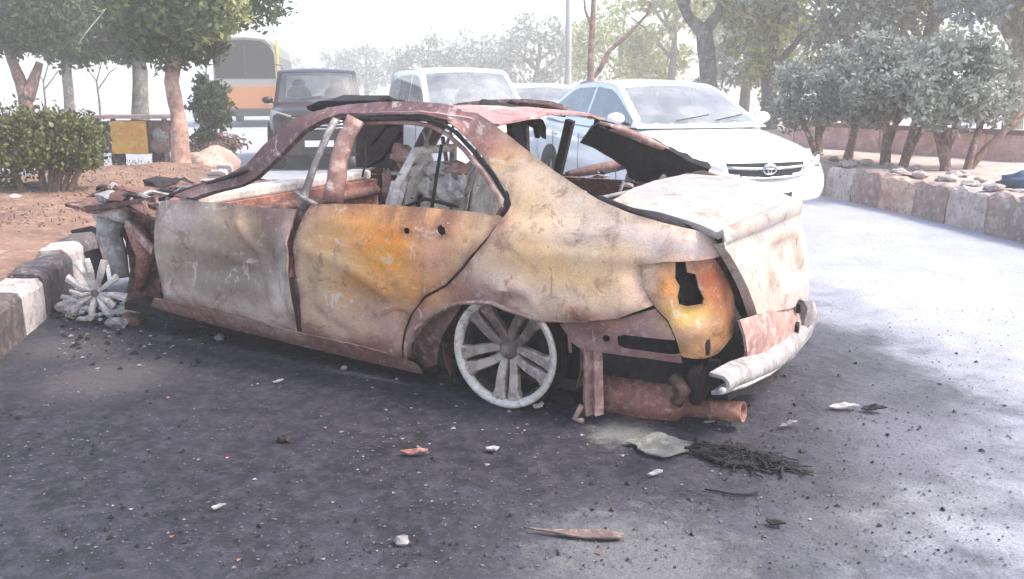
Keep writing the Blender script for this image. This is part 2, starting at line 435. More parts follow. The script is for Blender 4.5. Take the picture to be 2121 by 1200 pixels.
def resample(poly, step):
    out = []
    for i in range(len(poly)):
        a = np.array(poly[i]); b = np.array(poly[(i+1) % len(poly)]); L = np.linalg.norm(b-a); k = max(1, int(round(L/step)))
        for j in range(k): out.append(tuple(a+(b-a)*j/k))
    return out
def smooth_poly(px, corners=()):
    """one Chaikin pass that keeps the listed corner indices"""
    n = len(px); out = []
    for i in range(n):
        p0, p, p2 = np.array(px[i-1]), np.array(px[i]), np.array(px[(i+1) % n])
        if i in corners: out.append(tuple(p))
        else: out += [tuple(p*.75+p0*.25), tuple(p*.75+p2*.25)]
    return out
def fill(poly, holes=(), step=.025):
    """triangulate a polygon with interior points -> 2D points, triangles"""
    vs = []; es = []
    for lp in [poly]+list(holes):
        r = resample(lp, step*.8); b = len(vs); vs += r; es += [(b+i, b+(i+1) % len(r)) for i in range(len(r))]
    xs = [p[0] for p in poly]; zs = [p[1] for p in poly]
    nx = int((max(xs)-min(xs))/step)+1; nz = int((max(zs)-min(zs))/step)+1
    arr = np.array(vs)
    for i in range(nx):
        for j in range(nz):
            p = (min(xs)+(i+.5*(j % 2))*step, min(zs)+j*step*.9)
            if inside(p, poly) and not any(inside(p, h) for h in holes):
                if np.min(np.abs(arr[:, 0]-p[0])+np.abs(arr[:, 1]-p[1])) > step*.55: vs.append(p)
    r = geometry.delaunay_2d_cdt([Vector(p) for p in vs], es, [], 0, 1e-5)
    ov, of = r[0], r[2]; tris = []
    for f in of:
        c = sum((ov[i] for i in f), Vector((0, 0)))/len(f)
        if inside(c, poly) and not any(inside(c, h) for h in holes): tris.append(tuple(f))
    return [(p[0], p[1]) for p in ov], tris
# oxide stains on the left flank, plus painted dent shade and fold highlight: photo pixel, radii, colour, strength
SPLAT = [
 (450, 520, 110, 60, (172, 156, 142), .95), (480, 580, 90, 45, (150, 136, 124), .8), (370, 450, 50, 40, (206, 190, 180), .8), (500, 470, 60, 40, (206, 178, 146), .8),  # darker greys also paint in the front door dent's shade, with soot
 (575, 450, 36, 42, (150, 108, 100), .95), (590, 600, 26, 90, (224, 212, 200), .9), (420, 625, 120, 22, (206, 188, 176), .8), (560, 660, 70, 20, (214, 196, 184), .7),  # tall pale one paints in the highlight of the door's fold
 (660, 460, 40, 40, (186, 162, 150), .8), (790, 495, 92, 60, (238, 160, 58), 1.0), (800, 540, 60, 36, (244, 172, 50), .9), (730, 450, 60, 30, (236, 178, 110), .7),
 (900, 470, 36, 26, (222, 146, 92), .8), (885, 540, 40, 50, (236, 186, 158), .8), (700, 540, 60, 40, (238, 212, 172), .8), (760, 600, 64, 34, (206, 150, 84), .8), (790, 618, 44, 22, (160, 122, 70), .5),
 (700, 660, 80, 36, (216, 184, 166), .8), (640, 600, 30, 60, (202, 176, 150), .6), (810, 690, 30, 44, (204, 170, 158), .7),
 (1040, 330, 46, 34, (236, 190, 128), .9), (960, 270, 70, 30, (186, 138, 134), .9), (1090, 385, 70, 44, (240, 214, 184), .8), (1180, 420, 60, 36, (236, 212, 190), .8),
 (1120, 470, 90, 40, (244, 222, 194), .8), (1060, 520, 80, 40, (230, 198, 164), .8), (940, 600, 70, 30, (158, 120, 114), .9), (1080, 600, 60, 34, (232, 204, 196), .7),
 (1200, 580, 90, 46, (240, 206, 158), .9), (1300, 480, 120, 30, (206, 190, 182), .8), (1420, 510, 70, 22, (200, 186, 186), .9), (1290, 620, 60, 30, (240, 206, 176), .7),
 (1350, 590, 36, 50, (226, 200, 190), .7), (1385, 590, 22, 46, (240, 172, 92), .9), (1490, 570, 30, 40, (216, 130, 70), .95), (1525, 545, 26, 30, (92, 56, 66), .95), (1430, 662, 46, 26, (240, 206, 96), .95),
 (1505, 630, 18, 50, (150, 90, 56), .9), (1440, 705, 60, 26, (222, 186, 150), .8), (1300, 690, 90, 24, (170, 140, 140), .9), (1220, 672, 60, 14, (206, 150, 120), .8),
 (1150, 545, 90, 34, (240, 196, 128), .6), (1080, 440, 60, 40, (238, 200, 148), .6), (560, 695, 200, 10, (120, 88, 82), .7), (750, 742, 120, 10, (112, 80, 76), .7), (1200, 690, 60, 16, (120, 88, 84), .7), (1380, 730, 50, 14, (110, 80, 76), .6), (868, 640, 26, 50, (170, 122, 112), .8), (980, 615, 60, 18, (150, 108, 104), .8), (1035, 470, 22, 40, (186, 140, 120), .6), (1000, 320, 40, 22, (176, 122, 116), .8), (1060, 300, 40, 22, (206, 164, 150), .6),
 (690, 500, 44, 30, (228, 176, 110), .6), (860, 590, 60, 30, (236, 178, 104), .7), (1110, 540, 70, 30, (236, 200, 156), .7), (640, 680, 30, 14, (150, 110, 100), .7), (780, 720, 60, 14, (160, 120, 112), .8),
 (400, 640, 90, 12, (150, 118, 108), .7), (545, 530, 50, 30, (136, 122, 110), .7), (1250, 540, 90, 26, (230, 200, 166), .7), (1470, 600, 22, 40, (206, 120, 60), .7),  # one grey deepens the painted shade of the front door dent
 (620, 300, 90, 60, (124, 100, 98), 1), (800, 225, 160, 22, (150, 122, 126), 1), (500, 350, 60, 30, (112, 90, 86), 1)]
_spl = None
def ox_color(t, z, base):
    global _spl
    if _spl is None:
        _spl = []
        for (u, v, ru, rv, c, s) in SPLAT:
            a = to_tz(u, v); b = to_tz(u+ru, v); d = to_tz(u, v+rv)
            _spl.append((a, max(.02, abs(b[0]-a[0])), max(.02, abs(d[1]-a[1])), np.array(s2l(c)), s))
    c = np.array(s2l(base))
    wz = .05*noise.noise(Vector((t*5, z*5, 1.3)))+.025*noise.noise(Vector((t*14, z*14, 4.2)))
    wt = .05*noise.noise(Vector((t*5, z*5, 7.7)))+.025*noise.noise(Vector((t*14, z*14, 9.1)))
    for (a, rt, rz, k, s) in _spl:
        d2 = ((t+wt-a[0])/rt)**2+((z+wz-a[1])/rz)**2
        if d2 < 9: g = s*math.exp(-d2*.75); c = c*(1-g)+k*g
    return np.clip(c, 0, 1)**1.32
def side_panel(name, poly, parent, base=(206, 176, 152), holes=(), off=0.0, dents=(), wob=.004, thick=.01, mat=None, mirror=False, step=.024, seed=0, tz=False, post=None, flat_color=False, folds=()):
    P = poly if tz else [to_tz(*p) for p in poly]
    H = [h if tz else [to_tz(*p) for p in h] for h in holes]
    D = [(to_tz(a, b), ra, rb, dep) for (a, b, ra, rb, dep) in dents]
    FD = [([np.array(to_tz(*p)) for p in pl], wd, dep) for (pl, wd, dep) in folds]
    def seg_d(q, pl):
        b = 9.
        for i in range(len(pl)-1):
            v_ = pl[i+1]-pl[i]; k = min(1, max(0, float((q-pl[i])@v_)/float(v_@v_+1e-9))); b = min(b, float(np.linalg.norm(q-pl[i]-v_*k)))
        return b
    ring = [np.array(resample(lp, .02)) for lp in [P]+H]
    pts, tris = fill(P, H, step)
    vs = []; cs = []
    for (t, z) in pts:
        o = off+wob*noise.noise(Vector((t*4.5+seed, z*4.5, seed)))+wob*.4*noise.noise(Vector((t*15+seed, z*15, seed)))
        for (c, ra, rb, dep) in D:
            o += dep*math.exp(-((t-c[0])/ra)**2-((z-c[1])/rb)**2)
        for (pl, wd, dep) in FD:
            o += dep*max(0., 1-seg_d(np.array((t, z)), pl)/wd)**1.5
        p = S(t, z, o)
        if post: p = post(p, t, z)
        if mirror: p[1] = CARW-p[1]
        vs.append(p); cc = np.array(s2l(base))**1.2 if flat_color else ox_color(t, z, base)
        de = min(float(np.min(np.hypot(r_[:, 0]-t, r_[:, 1]-z))) for r_ in ring); ek = math.exp(-(de/.022)**2)*min(1, max(0, .55+1.3*noise.noise(Vector((t*11+seed, z*11, 3.3)))))
        cs.append(cc*(1-ek*.75)+np.array(s2l((104, 70, 62)))*ek*.75)
    me = bpy.data.meshes.new(name); me.from_pydata([tuple(v) for v in vs], [], tris)
    at = me.color_attributes.new('ox', 'FLOAT_COLOR', 'POINT')
    at.data.foreach_set('color', np.concatenate([np.array(cs), np.ones((len(cs), 1))], 1).ravel().astype(np.float32))
    bm = bmesh.new(); bm.from_mesh(me); bmesh.ops.recalc_face_normals(bm, faces=bm.faces); bm.to_mesh(me); bm.free()
    o = link(name, me, mat or M['sheet'], parent, True, True)
    if thick: mod_solid(o, thick, 0)
    return o
def sheet(name, P, parent, mat, thick=.01, wob=0.0, seed=0, world=True, color=None):
    """grid of points -> warped metal sheet"""
    mb = MB()
    P = [[np.array(p, float) for p in r] for r in P]
    if wob:
        for r in P:
            for p in r:
                p[2] += wob*NZ(p, 4, seed)+wob*.4*NZ(p, 13, seed+2)
    mb.grid(P); me = bpy.data.meshes.new(name); me.from_pydata(mb.v, [], mb.f)
    if color is not None:
        cs = np.array([[*s2l(color(p)), 1] for p in mb.v], np.float32)
        me.color_attributes.new('ox', 'FLOAT_COLOR', 'POINT').data.foreach_set('color', cs.ravel())
    o = link(name, me, mat, parent, True, world)
    if thick: mod_solid(o, thick, 0)
    return o
def bilerp(c00, c10, c11, c01, n, m):
    c00, c10, c11, c01 = map(np.array, (c00, c10, c11, c01))
    return [[(c00*(1-j/m)+c10*(j/m))*(1-i/n)+(c01*(1-j/m)+c11*(j/m))*(i/n) for j in range(m+1)] for i in range(n+1)]

def path_S0(px, off=0.0): return [S(*to_tz(*p), off) for p in px]
car = thing('burnt_sedan', 'burnt-out sedan stripped to scorched peach and rust metal, resting on bare rims', 'car', (-1.2, .885, 0))
# --- left doors
front_door_px = [(345, 414), (400, 417), (460, 421), (520, 427), (560, 432), (613, 434), (605, 473), (600, 510), (602, 550), (608, 600), (615, 653), (617, 685), (533, 663), (450, 642), (385, 630), (340, 620), (330, 567), (323, 527), (321, 483), (324, 450), (330, 425)]
rear_door_px = [(648, 424), (770, 424), (890, 432), (980, 440), (1033, 447), (1042, 452), (1004, 498), (957, 553), (922, 590), (879, 613), (850, 650), (836, 686), (832, 719), (834, 738), (733, 710), (627, 686), (624, 655), (621, 613), (612, 560), (609, 507), (621, 467), (635, 440)]
fd = side_panel('front_door', front_door_px, car, (200, 184, 170), dents=[(545, 520, .11, .10, .05), (590, 480, .06, .05, -.02), (470, 560, .26, .05, .022), (604, 600, .035, .2, -.03), (560, 585, .05, .08, .02), (430, 470, .2, .03, -.006)], wob=.008, seed=1, folds=[([(486, 446), (545, 545), (574, 640)], .05, -.024), ([(545, 545), (602, 500)], .04, -.018), ([(340, 500), (450, 520), (540, 560)], .035, -.008), ([(575, 470), (590, 440)], .05, .02)])
def bolt_hole(u, v, r=9): return [(u+r*math.cos(a)*1.05, v+r*math.sin(a)) for a in [k*math.pi/4 for k in range(8)]]
rd = side_panel('rear_door', rear_door_px, car, (222, 190, 154), holes=[bolt_hole(842, 479, 7), [(906, 472), (914, 466), (923, 473), (926, 484), (914, 488), (907, 481)]], dents=[(700, 590, .16, .09, .018), (850, 640, .1, .12, .012), (640, 600, .05, .12, .014), (860, 500, .12, .03, .008)], wob=.008, seed=2, folds=[([(640, 520), (710, 548), (800, 606)], .05, -.016), ([(650, 640), (720, 690)], .04, .012), ([(640, 500), (770, 508), (990, 512)], .022, -.006)])
# handle recess rust cup behind the holes
mb = MB(); mb.add([S(*to_tz(u, v), .05) for u, v in ((800, 455), (960, 460), (960, 505), (800, 505))], [(0, 1, 2, 3)]); mb.build('door_inner_skin', M['dark'], rd)
# door gap shadow liner (jamb) between the doors
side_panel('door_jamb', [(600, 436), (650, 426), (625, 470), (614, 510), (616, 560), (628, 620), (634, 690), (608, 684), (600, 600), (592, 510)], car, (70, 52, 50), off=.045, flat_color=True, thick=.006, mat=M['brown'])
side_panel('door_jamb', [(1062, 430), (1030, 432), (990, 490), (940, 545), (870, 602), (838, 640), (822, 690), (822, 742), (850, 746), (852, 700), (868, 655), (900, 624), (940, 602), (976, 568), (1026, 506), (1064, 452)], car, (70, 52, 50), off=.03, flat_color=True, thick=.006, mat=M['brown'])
# --- sill
sill = side_panel('sill', [(318, 618), (340, 623), (450, 646), (533, 667), (617, 689), (733, 714), (834, 742), (862, 757), (872, 774), (780, 754), (700, 735), (567, 703), (433, 669), (330, 641), (312, 634)], car, (160, 124, 116), off=.006, wob=.006, seed=3)
# --- rear quarter with C pillar
quarter_px = [(1052, 440), (1060, 425), (1055, 400), (1026, 357), (988, 310), (946, 267), (926, 252), (950, 232), (990, 236), (1022, 256), (1052, 280), (1100, 318), (1142, 350), (1190, 382), (1240, 414), (1300, 440), (1370, 462), (1440, 478), (1474, 490), (1490, 512), (1500, 528), (1440, 540), (1380, 543), (1322, 550), (1330, 600), (1352, 636), (1312, 648), (1280, 660), (1215, 664), (1150, 664), (1110, 664), (1080, 652), (1044, 640), (1016, 627), (979, 626), (945, 628), (913, 641), (882, 658), (857, 684), (845, 719), (844, 742), (838, 742), (838, 719), (842, 687), (856, 651), (884, 617), (927, 594), (962, 557), (1009, 500)]
quarter = side_panel('rear_quarter_panel', quarter_px, car, (234, 210, 184), dents=[(1080, 625, .10, .06, .02), (1350, 600, .08, .1, .03), (1320, 560, .16, .03, .012), (1180, 640, .12, .05, -.012), (1060, 590, .07, .035, -.016)], wob=.008, seed=4, folds=[([(1030, 600), (1075, 598), (1120, 640)], .035, -.02), ([(1325, 565), (1352, 630)], .04, .02), ([(1000, 518), (1180, 530), (1330, 545), (1480, 530)], .022, -.007), ([(1060, 620), (1100, 650)], .03, .015)])
MB().tube(path_S0([(846, 736), (847, 715), (859, 683), (884, 657), (914, 640), (946, 628), (980, 626), (1016, 627), (1044, 640), (1080, 652), (1112, 663), (1160, 664), (1215, 664)], .004), .011, 6).build('arch_rolled_edge', M['pink'], car, True)
# --- tail lamp pocket (lamp burnt out), hole to the dark boot
pocket_px = [(1322, 552), (1380, 545), (1440, 542), (1502, 530), (1516, 545), (1527, 580), (1534, 620), (1535, 665), (1530, 700), (1500, 735), (1470, 748), (1440, 748), (1415, 742), (1400, 700), (1385, 668), (1356, 638), (1332, 600)]
hole_px = [(1400, 545), (1424, 544), (1428, 568), (1448, 572), (1454, 600), (1466, 622), (1462, 634), (1430, 639), (1408, 634), (1404, 618), (1409, 596), (1399, 580)]
def pocket_post(p, t, z): return p
pocket = side_panel('tail_lamp_pocket', pocket_px, car, (226, 178, 132), holes=[hole_px], off=.035, dents=[(1380, 600, .05, .12, -.02), (1500, 640, .05, .1, -.02), (1430, 690, .1, .05, -.015)], wob=.01, seed=5)
# --- lower rear side skirt with slot, below the quarter panel
slot = [(1275, 700), (1290, 697), (1400, 708), (1414, 712), (1413, 736), (1400, 740), (1290, 726), (1276, 720)]
skirt_px = [(1160, 666), (1215, 668), (1285, 664), (1318, 654), (1356, 644), (1384, 672), (1398, 702), (1414, 746), (1416, 756), (1340, 746), (1240, 733), (1196, 724), (1176, 710), (1166, 690)]
skirt = side_panel('rear_inner_skirt', skirt_px, car, (178, 146, 142), holes=[slot, bolt_hole(1252, 705, 8)], off=.03, wob=.008, seed=6)
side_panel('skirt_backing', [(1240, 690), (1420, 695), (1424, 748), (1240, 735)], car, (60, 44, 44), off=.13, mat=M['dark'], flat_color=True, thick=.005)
# --- A pillar and roof rail
rail_px = [(360, 408), (420, 384), (468, 366), (510, 345), (549, 302), (600, 256), (650, 236), (700, 225), (780, 216), (860, 214), (920, 220), (955, 234), (930, 254), (911, 250), (878, 242), (830, 239), (770, 240), (704, 240), (660, 256), (630, 274), (600, 304), (561, 343), (531, 370), (500, 386), (440, 400), (400, 413)]
rail = side_panel('roof_rail', rail_px, car, (136, 112, 112), wob=.006, thick=.03, seed=7, off=.01)
# door window frame lip (dark seam) along the rear door opening
def path_S(px, off=0.0):
    return [S(*to_tz(*p), off) for p in px]
lip_px = [(704, 246), (770, 247), (830, 245), (878, 248), (911, 256), (941, 274), (980, 316), (1017, 362), (1046, 410), (1049, 432), (1038, 448)]
MB().tube(path_S(lip_px, .012), .011, 6).build('window_seal', M['dark'], car, True)
lip2 = [(740, 256), (790, 254), (840, 255), (880, 262), (915, 280), (950, 312), (990, 362), (1022, 412), (1028, 440)]
MB().tube(path_S(lip2, .05), .012, 6).build('window_inner_frame', M['pink'], car, True)
# B pillar, front door frame upright
bp = [on_y(690, 418, .13), on_y(700, 350, .17), on_y(716, 290, .21), on_y(738, 246, .25)]
mbp = MB(); mbp.tube([Vector(a).lerp(Vector(b), t) for a, b in zip(bp[:-1], bp[1:]) for t in (0, .33, .66)]+[Vector(bp[-1])], [.052, .05, .047, .046, .044, .043, .042, .042, .044, .05], 10, flat=.62); o_ = mbp.build('b_pillar', M['pink'], car, True)
for q in o_.data.vertices: q.co += Vector((.012*NZ(q.co, 11, 1), 0, 0))
fr = [on_y(628, 432, .07), on_y(632, 400, .075), on_y(652, 340, .12), on_y(676, 285, .18), on_y(696, 246, .22)]
mf = MB(); mf.tube(fr, [.022, .02, .018, .018, .018], 6, flat=.6); mf.build('door_window_frame', M['grey'], car, True)
mf = MB(); mf.tube([on_y(612, 398, .07), on_y(630, 412, .06), on_y(655, 424, .06)], .012, 6); mf.build('mirror_bracket', M['grey'], car, True)
# --- roof skin, sagging, burnt through at its right rear
def roof_pt(s, r):   # s 0 front..1 rear, r 0 left..1 right
    x = -1.22+s*1.10
    zl = np.interp(s, [0, .3, .6, .8, 1], [1.235, 1.275, 1.29, 1.27, 1.235])
    y = .27+r*1.23
    z = zl+.05*math.sin(math.pi*r)-.05*math.exp(-((r-.6)/.3)**2-((s-.55)/.35)**2)
    return (x+.10*math.sin(math.pi*r)*(s-.4), y, z+.018*NZ((x, y, 0), 3, 2)+.010*NZ((x, y, 0), 9, 4))
P = [[roof_pt(i/20, j/20) for j in range(21)] for i in range(21)]
rp = sheet('roof_panel', P, car, M['sheet'], .012, 0, color=lambda p: tuple(np.array((172, 132, 126))*(1-min(1, max(0, (-.55-p[0])*3)))+np.array((104, 88, 90))*min(1, max(0, (-.55-p[0])*3))+14*NZ(p, 6, 3)))
# --- right-hand side seen through the openings
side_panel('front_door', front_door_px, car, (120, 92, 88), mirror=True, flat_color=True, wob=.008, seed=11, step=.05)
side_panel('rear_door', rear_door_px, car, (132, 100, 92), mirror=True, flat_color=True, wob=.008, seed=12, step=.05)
rq = [to_tz(*p) for p in quarter_px[30:]]
q2 = [(1052, 440), (1240, 414), (1300, 440), (1370, 462), (1440, 478), (1474, 490), (1500, 528), (1520, 600), (1520, 700), (1400, 690), (1283, 660), (1215, 664), (1150, 664), (1110, 664), (1080, 652), (1044, 640), (1016, 627), (979, 626), (945, 628), (913, 641), (882, 658), (857, 684), (845, 719), (844, 742), (838, 742), (842, 687), (884, 617), (962, 557), (1009, 500)]
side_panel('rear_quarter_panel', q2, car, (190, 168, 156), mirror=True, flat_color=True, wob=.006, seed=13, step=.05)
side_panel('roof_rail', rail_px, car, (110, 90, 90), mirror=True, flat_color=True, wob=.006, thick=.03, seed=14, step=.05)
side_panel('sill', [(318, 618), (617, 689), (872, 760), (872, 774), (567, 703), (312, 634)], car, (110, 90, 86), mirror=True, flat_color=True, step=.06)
# right C pillar: charred stump standing free of the roof
cp_px = [(1238, 258), (1262, 262), (1320, 285), (1376, 306), (1422, 332), (1468, 350), (1466, 358), (1400, 372), (1340, 378), (1300, 368), (1296, 350), (1262, 326), (1226, 306), (1200, 296), (1222, 268)]
def on_plane_y(u, v, y0, sl, z0): # plane y = y0 - sl*(z - z0)
    d = ray(u, v); t = (y0-sl*(CAM[2]-z0)-CAM[1])/(d[1]+sl*d[2]); return CAM+t*d
cp = [on_plane_y(u, v, 1.66, .35, .9) for u, v in cp_px]
mb = MB()
pts2, tr2 = fill([(p[0], p[2]) for p in cp], (), .03)
mb.add([(x+.012*NZ((x, z, 0), 9), 1.66-.35*(z-.9)+.02*NZ((x, z, 1), 8)+.012*NZ((x, z, 3), 22), z) for x, z in pts2], tr2)
o = mb.build('c_pillar', M['black'], car, True); mod_solid(o, .05, 1)
mb = MB(); mb.tube([on_plane_y(u, v, 1.68, .35, .9) for u, v in ((1242, 258), (1290, 272), (1340, 292), (1385, 312))], [.02, .03, .028, .015], 6); mb.build('pillar_flange', M['pink'], car, True)
# right B pillar and roof remnants
mb = MB(); mb.bar((-.72, 1.62, .80), (-.66, 1.48, 1.24), .10, .05, (0, 1, 0)); mod_bevel(mb.build('b_pillar', M['dark'], car), .01)
mb = MB(); mb.bar((-.46, 1.55, .82), (-.34, 1.50, 1.22), .05, .04, (0, 1, 0)); mb.build('c_post', M['dark'], car)
# roof remnants: torn black strips lying on the roof edge
def strip(px, dep, w, th, mat, name, seed=0):
    pts = [np.array(at_d(u, v, d)) for (u, v), d in zip(px, dep)]
    mb = MB(); k = len(pts); rows = []
    for i, p in enumerate(pts):
        ww = w*(1-.35*abs(2*i/(k-1)-1)); r = []
        for j in range(4):
            q = p+np.array([.1, 1, .0])*ww*(j/3-.5)+np.array([0, 0, .02*math.sin(j*1.9+seed+i)])
            r.append(q)
        rows.append(r)
    return sheet(name, rows, car, mat, th, .01, seed)
strip([(664, 224), (700, 208), (760, 205), (812, 208)], [5.2, 5.2, 5.1, 5.1], .34, .02, M['black'], 'sunroof_frame', 3)
strip([(1000, 214), (1040, 222), (1085, 229), (1122, 230)], [5.15, 5.1, 5.05, 5.0], .16, .03, M['black'], 'torn_roof_edge', 5)
strip([(1012, 258), (1045, 248), (1085, 244), (1118, 256), (1120, 282)], [4.7, 4.8, 4.9, 5.0, 5.05], .12, .03, M['black'], 'torn_roof_edge', 8)
strip([(1058, 240), (1066, 270), (1078, 310)], [5.0, 5.05, 5.1], .10, .04, M['dark'], 'torn_roof_edge', 9)
# --- boot lid
bl_FL = on_z(1258, 424, .905); bl_RL = on_z(1487, 484, .845); bl_RR = on_z(1650, 418, .865); bl_FR = on_z(1478, 356, .905)
def bez(a, b, c, n):
    a, b, c = map(np.array, (a, b, c)); return [(1-t)**2*a+2*t*(1-t)*b+t*t*c for t in [i/n for i in range(n+1)]]
rows = []
LB = on_x(1568, 655, 1.045); RB = on_x(1672, 610, 1.06)      # lower corners of the lid's rear face
N = 14
for j in range(N+1):
    f = j/N
    top_f = bl_FL*(1-f)+bl_FR*f; top_r = bl_RL*(1-f)+bl_RR*f; low = LB*(1-f)+RB*f
    bow = math.sin(math.pi*f)
    top_f = top_f+np.array([-.05*bow, 0, .025*bow]); top_r = top_r+np.array([.055*bow, 0, .03*bow]); low = low+np.array([.05*bow, 0, 0])
    col = []
    for i in range(9): # top deck, slightly crowned
        s = i/8; p = top_f*(1-s)+top_r*s; p = p+np.array([0, 0, .02*math.sin(math.pi*s)]); col.append(p)
    lipp = top_r+np.array([.02, 0, .012])
    col += bez(lipp, top_r+np.array([.03, 0, -.03]), top_r*.86+low*.14+np.array([.0, 0, 0]), 3)
    for i in range(1, 9):
        s = i/8; p = (top_r*.86+low*.14)*(1-s)+low*s
        p = p+np.array([.02*math.sin(math.pi*s), 0, 0])
        # number plate recess
        if .30 < f < .74 and .22 < s < .72: p = p+np.array([-.035, 0, 0])
        col.append(p)
    rows.append(col)
# refine lid grid by linear subdivision so that warps read
def refine(P):
    P = np.array(P); a = np.empty((P.shape[0]*2-1, P.shape[1], 3)); a[::2] = P; a[1::2] = (P[1:]+P[:-1])/2
    b = np.empty((a.shape[0], a.shape[1]*2-1, 3)); b[:, ::2] = a; b[:, 1::2] = (a[:, 1:]+a[:, :-1])/2; return b
fl = []
for dz, dy in ((-.022, .012), (-.012, .003)):
    fl.append([np.array(p)+np.array([-.035 if i > 11 else 0, dy, dz if i <= 11 else 0])-(np.array([.03, 0, 0]) if i > 11 and dz < -.04 else 0) for i, p in enumerate(rows[0])])
rows = fl+rows
rows = refine(rows)
lid = sheet('boot_lid', rows, car, M['sheet'], .014, .008, 6, color=lambda p: tuple(np.array((170, 163, 158))+(np.array((190, 172, 156))-np.array((170, 163, 158)))*min(1, max(0, .5+1.6*NZ(p, 3.5, 1)+(.5 if p[2] < .8 else -.25)))))
# dark channel between quarter panel and lid
ch = [on_z(1244, 416, .90)] + [S(*to_tz(u, v), .035)+np.array([0, .012, .0]) for u, v in ((1300, 444), (1370, 466), (1440, 484), (1478, 496))]
mb = MB(); mb.tube(ch, .026, 6); mb.build('boot_channel', M['dark'], car, True)
rc = [S(*to_tz(u, v), .02) for u, v in ((1478, 496), (1500, 530), (1520, 560), (1536, 600), (1552, 640), (1562, 662))]
mb = MB(); mb.tube(rc, [.022, .028, .032, .034, .034, .03], 6); mb.build('boot_seal', M['black'], car, True)
# boot side wall behind the channel so that no daylight shows
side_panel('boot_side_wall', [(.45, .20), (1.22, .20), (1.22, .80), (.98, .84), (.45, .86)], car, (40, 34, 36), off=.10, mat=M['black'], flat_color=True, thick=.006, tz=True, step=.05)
mb = MB(); mb.box((.50, .885, .5), (.03, 1.4, .62)); mb.build('boot_bulkhead', M['black'], car)
# parcel shelf, rear bulkhead and wreckage on it
P = bilerp((-.02, .26, .80), (-.02, 1.52, .80), (.50, 1.54, .845), (.50, .22, .845), 10, 14)
sheet('parcel_shelf', P, car, M['dark'], .02, .03, 9)
mb = MB(); mb.tube([on_z(1240, 412, .90), on_z(1320, 395, .905), on_z(1400, 378, .905), on_z(1440, 369, .905)], .012, 6); mb.build('boot_front_edge', M['grey'], car, True)
mb = MB(); mb.tube([on_z(1175, 362, .87), on_z(1240, 350, .88), on_z(1310, 338, .88), on_z(1336, 346, .87)], [.03, .05, .05, .03], 7, flat=.6); mb.build('shelf_crossbar', M['brown'], car, True)
for k in range(22):
    mb = MB(); u = random.uniform(1160, 1430); f = (u-1160)/270
    p = on_z(u, random.uniform(352, 392)+f*(-14)+4, .86); mb.blob(p, random.uniform(.012, .034), k, 1, .6, (1.6, 1.3, .6)); mb.build('shelf_wreckage', random.choice([M['black'], M['dark'], M['grey'], M['ash']]), car)
rg = random.Random(41)
for k in range(14):
    u = rg.uniform(1230, 1440); p = on_z(u, rg.uniform(352, 372)-(u-1330)*.05, .88); a = rg.uniform(-.6, .6)+.4
    mb = MB(); mb.bar(p, p+np.array([math.cos(a)*.1, math.sin(a)*.14, rg.uniform(.0, .07)]), rg.uniform(.02, .05), rg.uniform(.008, .02), (0, 0, 1), rg.uniform(.01, .03), .006); mb.build('charred_shard', rg.choice([M['black'], M['black'], M['dark'], M['grey']]), car)
mb = MB(); mb.tube([on_z(1370, 372, .89), on_z(1384, 355, .93), on_z(1402, 352, .93), on_z(1416, 366, .89)], .016, 6); mb.build('boot_hinge', M['ash'], car, True)
# --- rear cross member and bumper beam
P = []
for (u, v0, v1, xo) in ((1530, 664, 786, 1.02), (1560, 655, 776, 1.05), (1600, 640, 752, 1.07), (1640, 622, 720, 1.08), (1668, 616, 690, 1.08)):
    a = on_x(u, v0, xo); b = on_x(u, v1, xo+.0); P.append([a*(1-s)+b*s+np.array([.03*math.sin(math.pi*s), 0, 0]) for s in (0, .25, .5, .75, 1)])
sheet('rear_panel', refine(P), car, M['pink'], .012, .012, 3)
st = [((1498, 780), (1494, 810), 1.09), ((1538, 766), (1541, 796), 1.105), ((1586, 744), (1592, 772), 1.115), ((1630, 713), (1640, 736), 1.12), ((1663, 675), (1676, 692), 1.12), ((1672, 638), (1690, 660), 1.14), ((1664, 618), (1682, 630), 1.13)]
P = []
for (ta, tb, xo) in st:
    a = on_x(*ta, xo); b = on_x(*tb, xo); P.append([a+np.array([-.05, 0, .01]), a, a*.72+b*.28+np.array([.018, 0, 0]), a*.45+b*.55+np.array([.022, 0, 0]), a*.15+b*.85+np.array([.016, 0, 0]), b, b+np.array([-.035, 0, -.005])])
sheet('bumper_beam', refine(P), car, mottled('ashen_bumper_metal', (168, 160, 158), (132, 120, 118), (196, 190, 186), 7, .7, .1, .4, .006, 60, (92, 70, 66), .6), .012, .018, 11)
mb = MB(); mb.tube([on_x(*tb, xo+.004) for (ta, tb, xo) in st[:6]], [.012, .014, .014, .014, .013, .01], 7); mb.build('beam_lip_highlight', M['ash'], car, True)  # white ash colour paints in the light along the beam's lower edge
P = bilerp(on_x(1500, 790, 1.04), on_x(1610, 755, 1.06), on_x(1600, 790, 1.07), on_x(1506, 830, 1.05), 5, 9)
sheet('bumper_shell_remnant', P, car, M['dark'], .01, .03, 4)
for (u, v) in ((1655, 636), (1650, 680)):
    mb = MB(); p = on_x(u, v, 1.118); mb.box(p, (.02, .035, .05), (0.3, 0, 0)); mb.build('bracket_slot', M['black'], car)
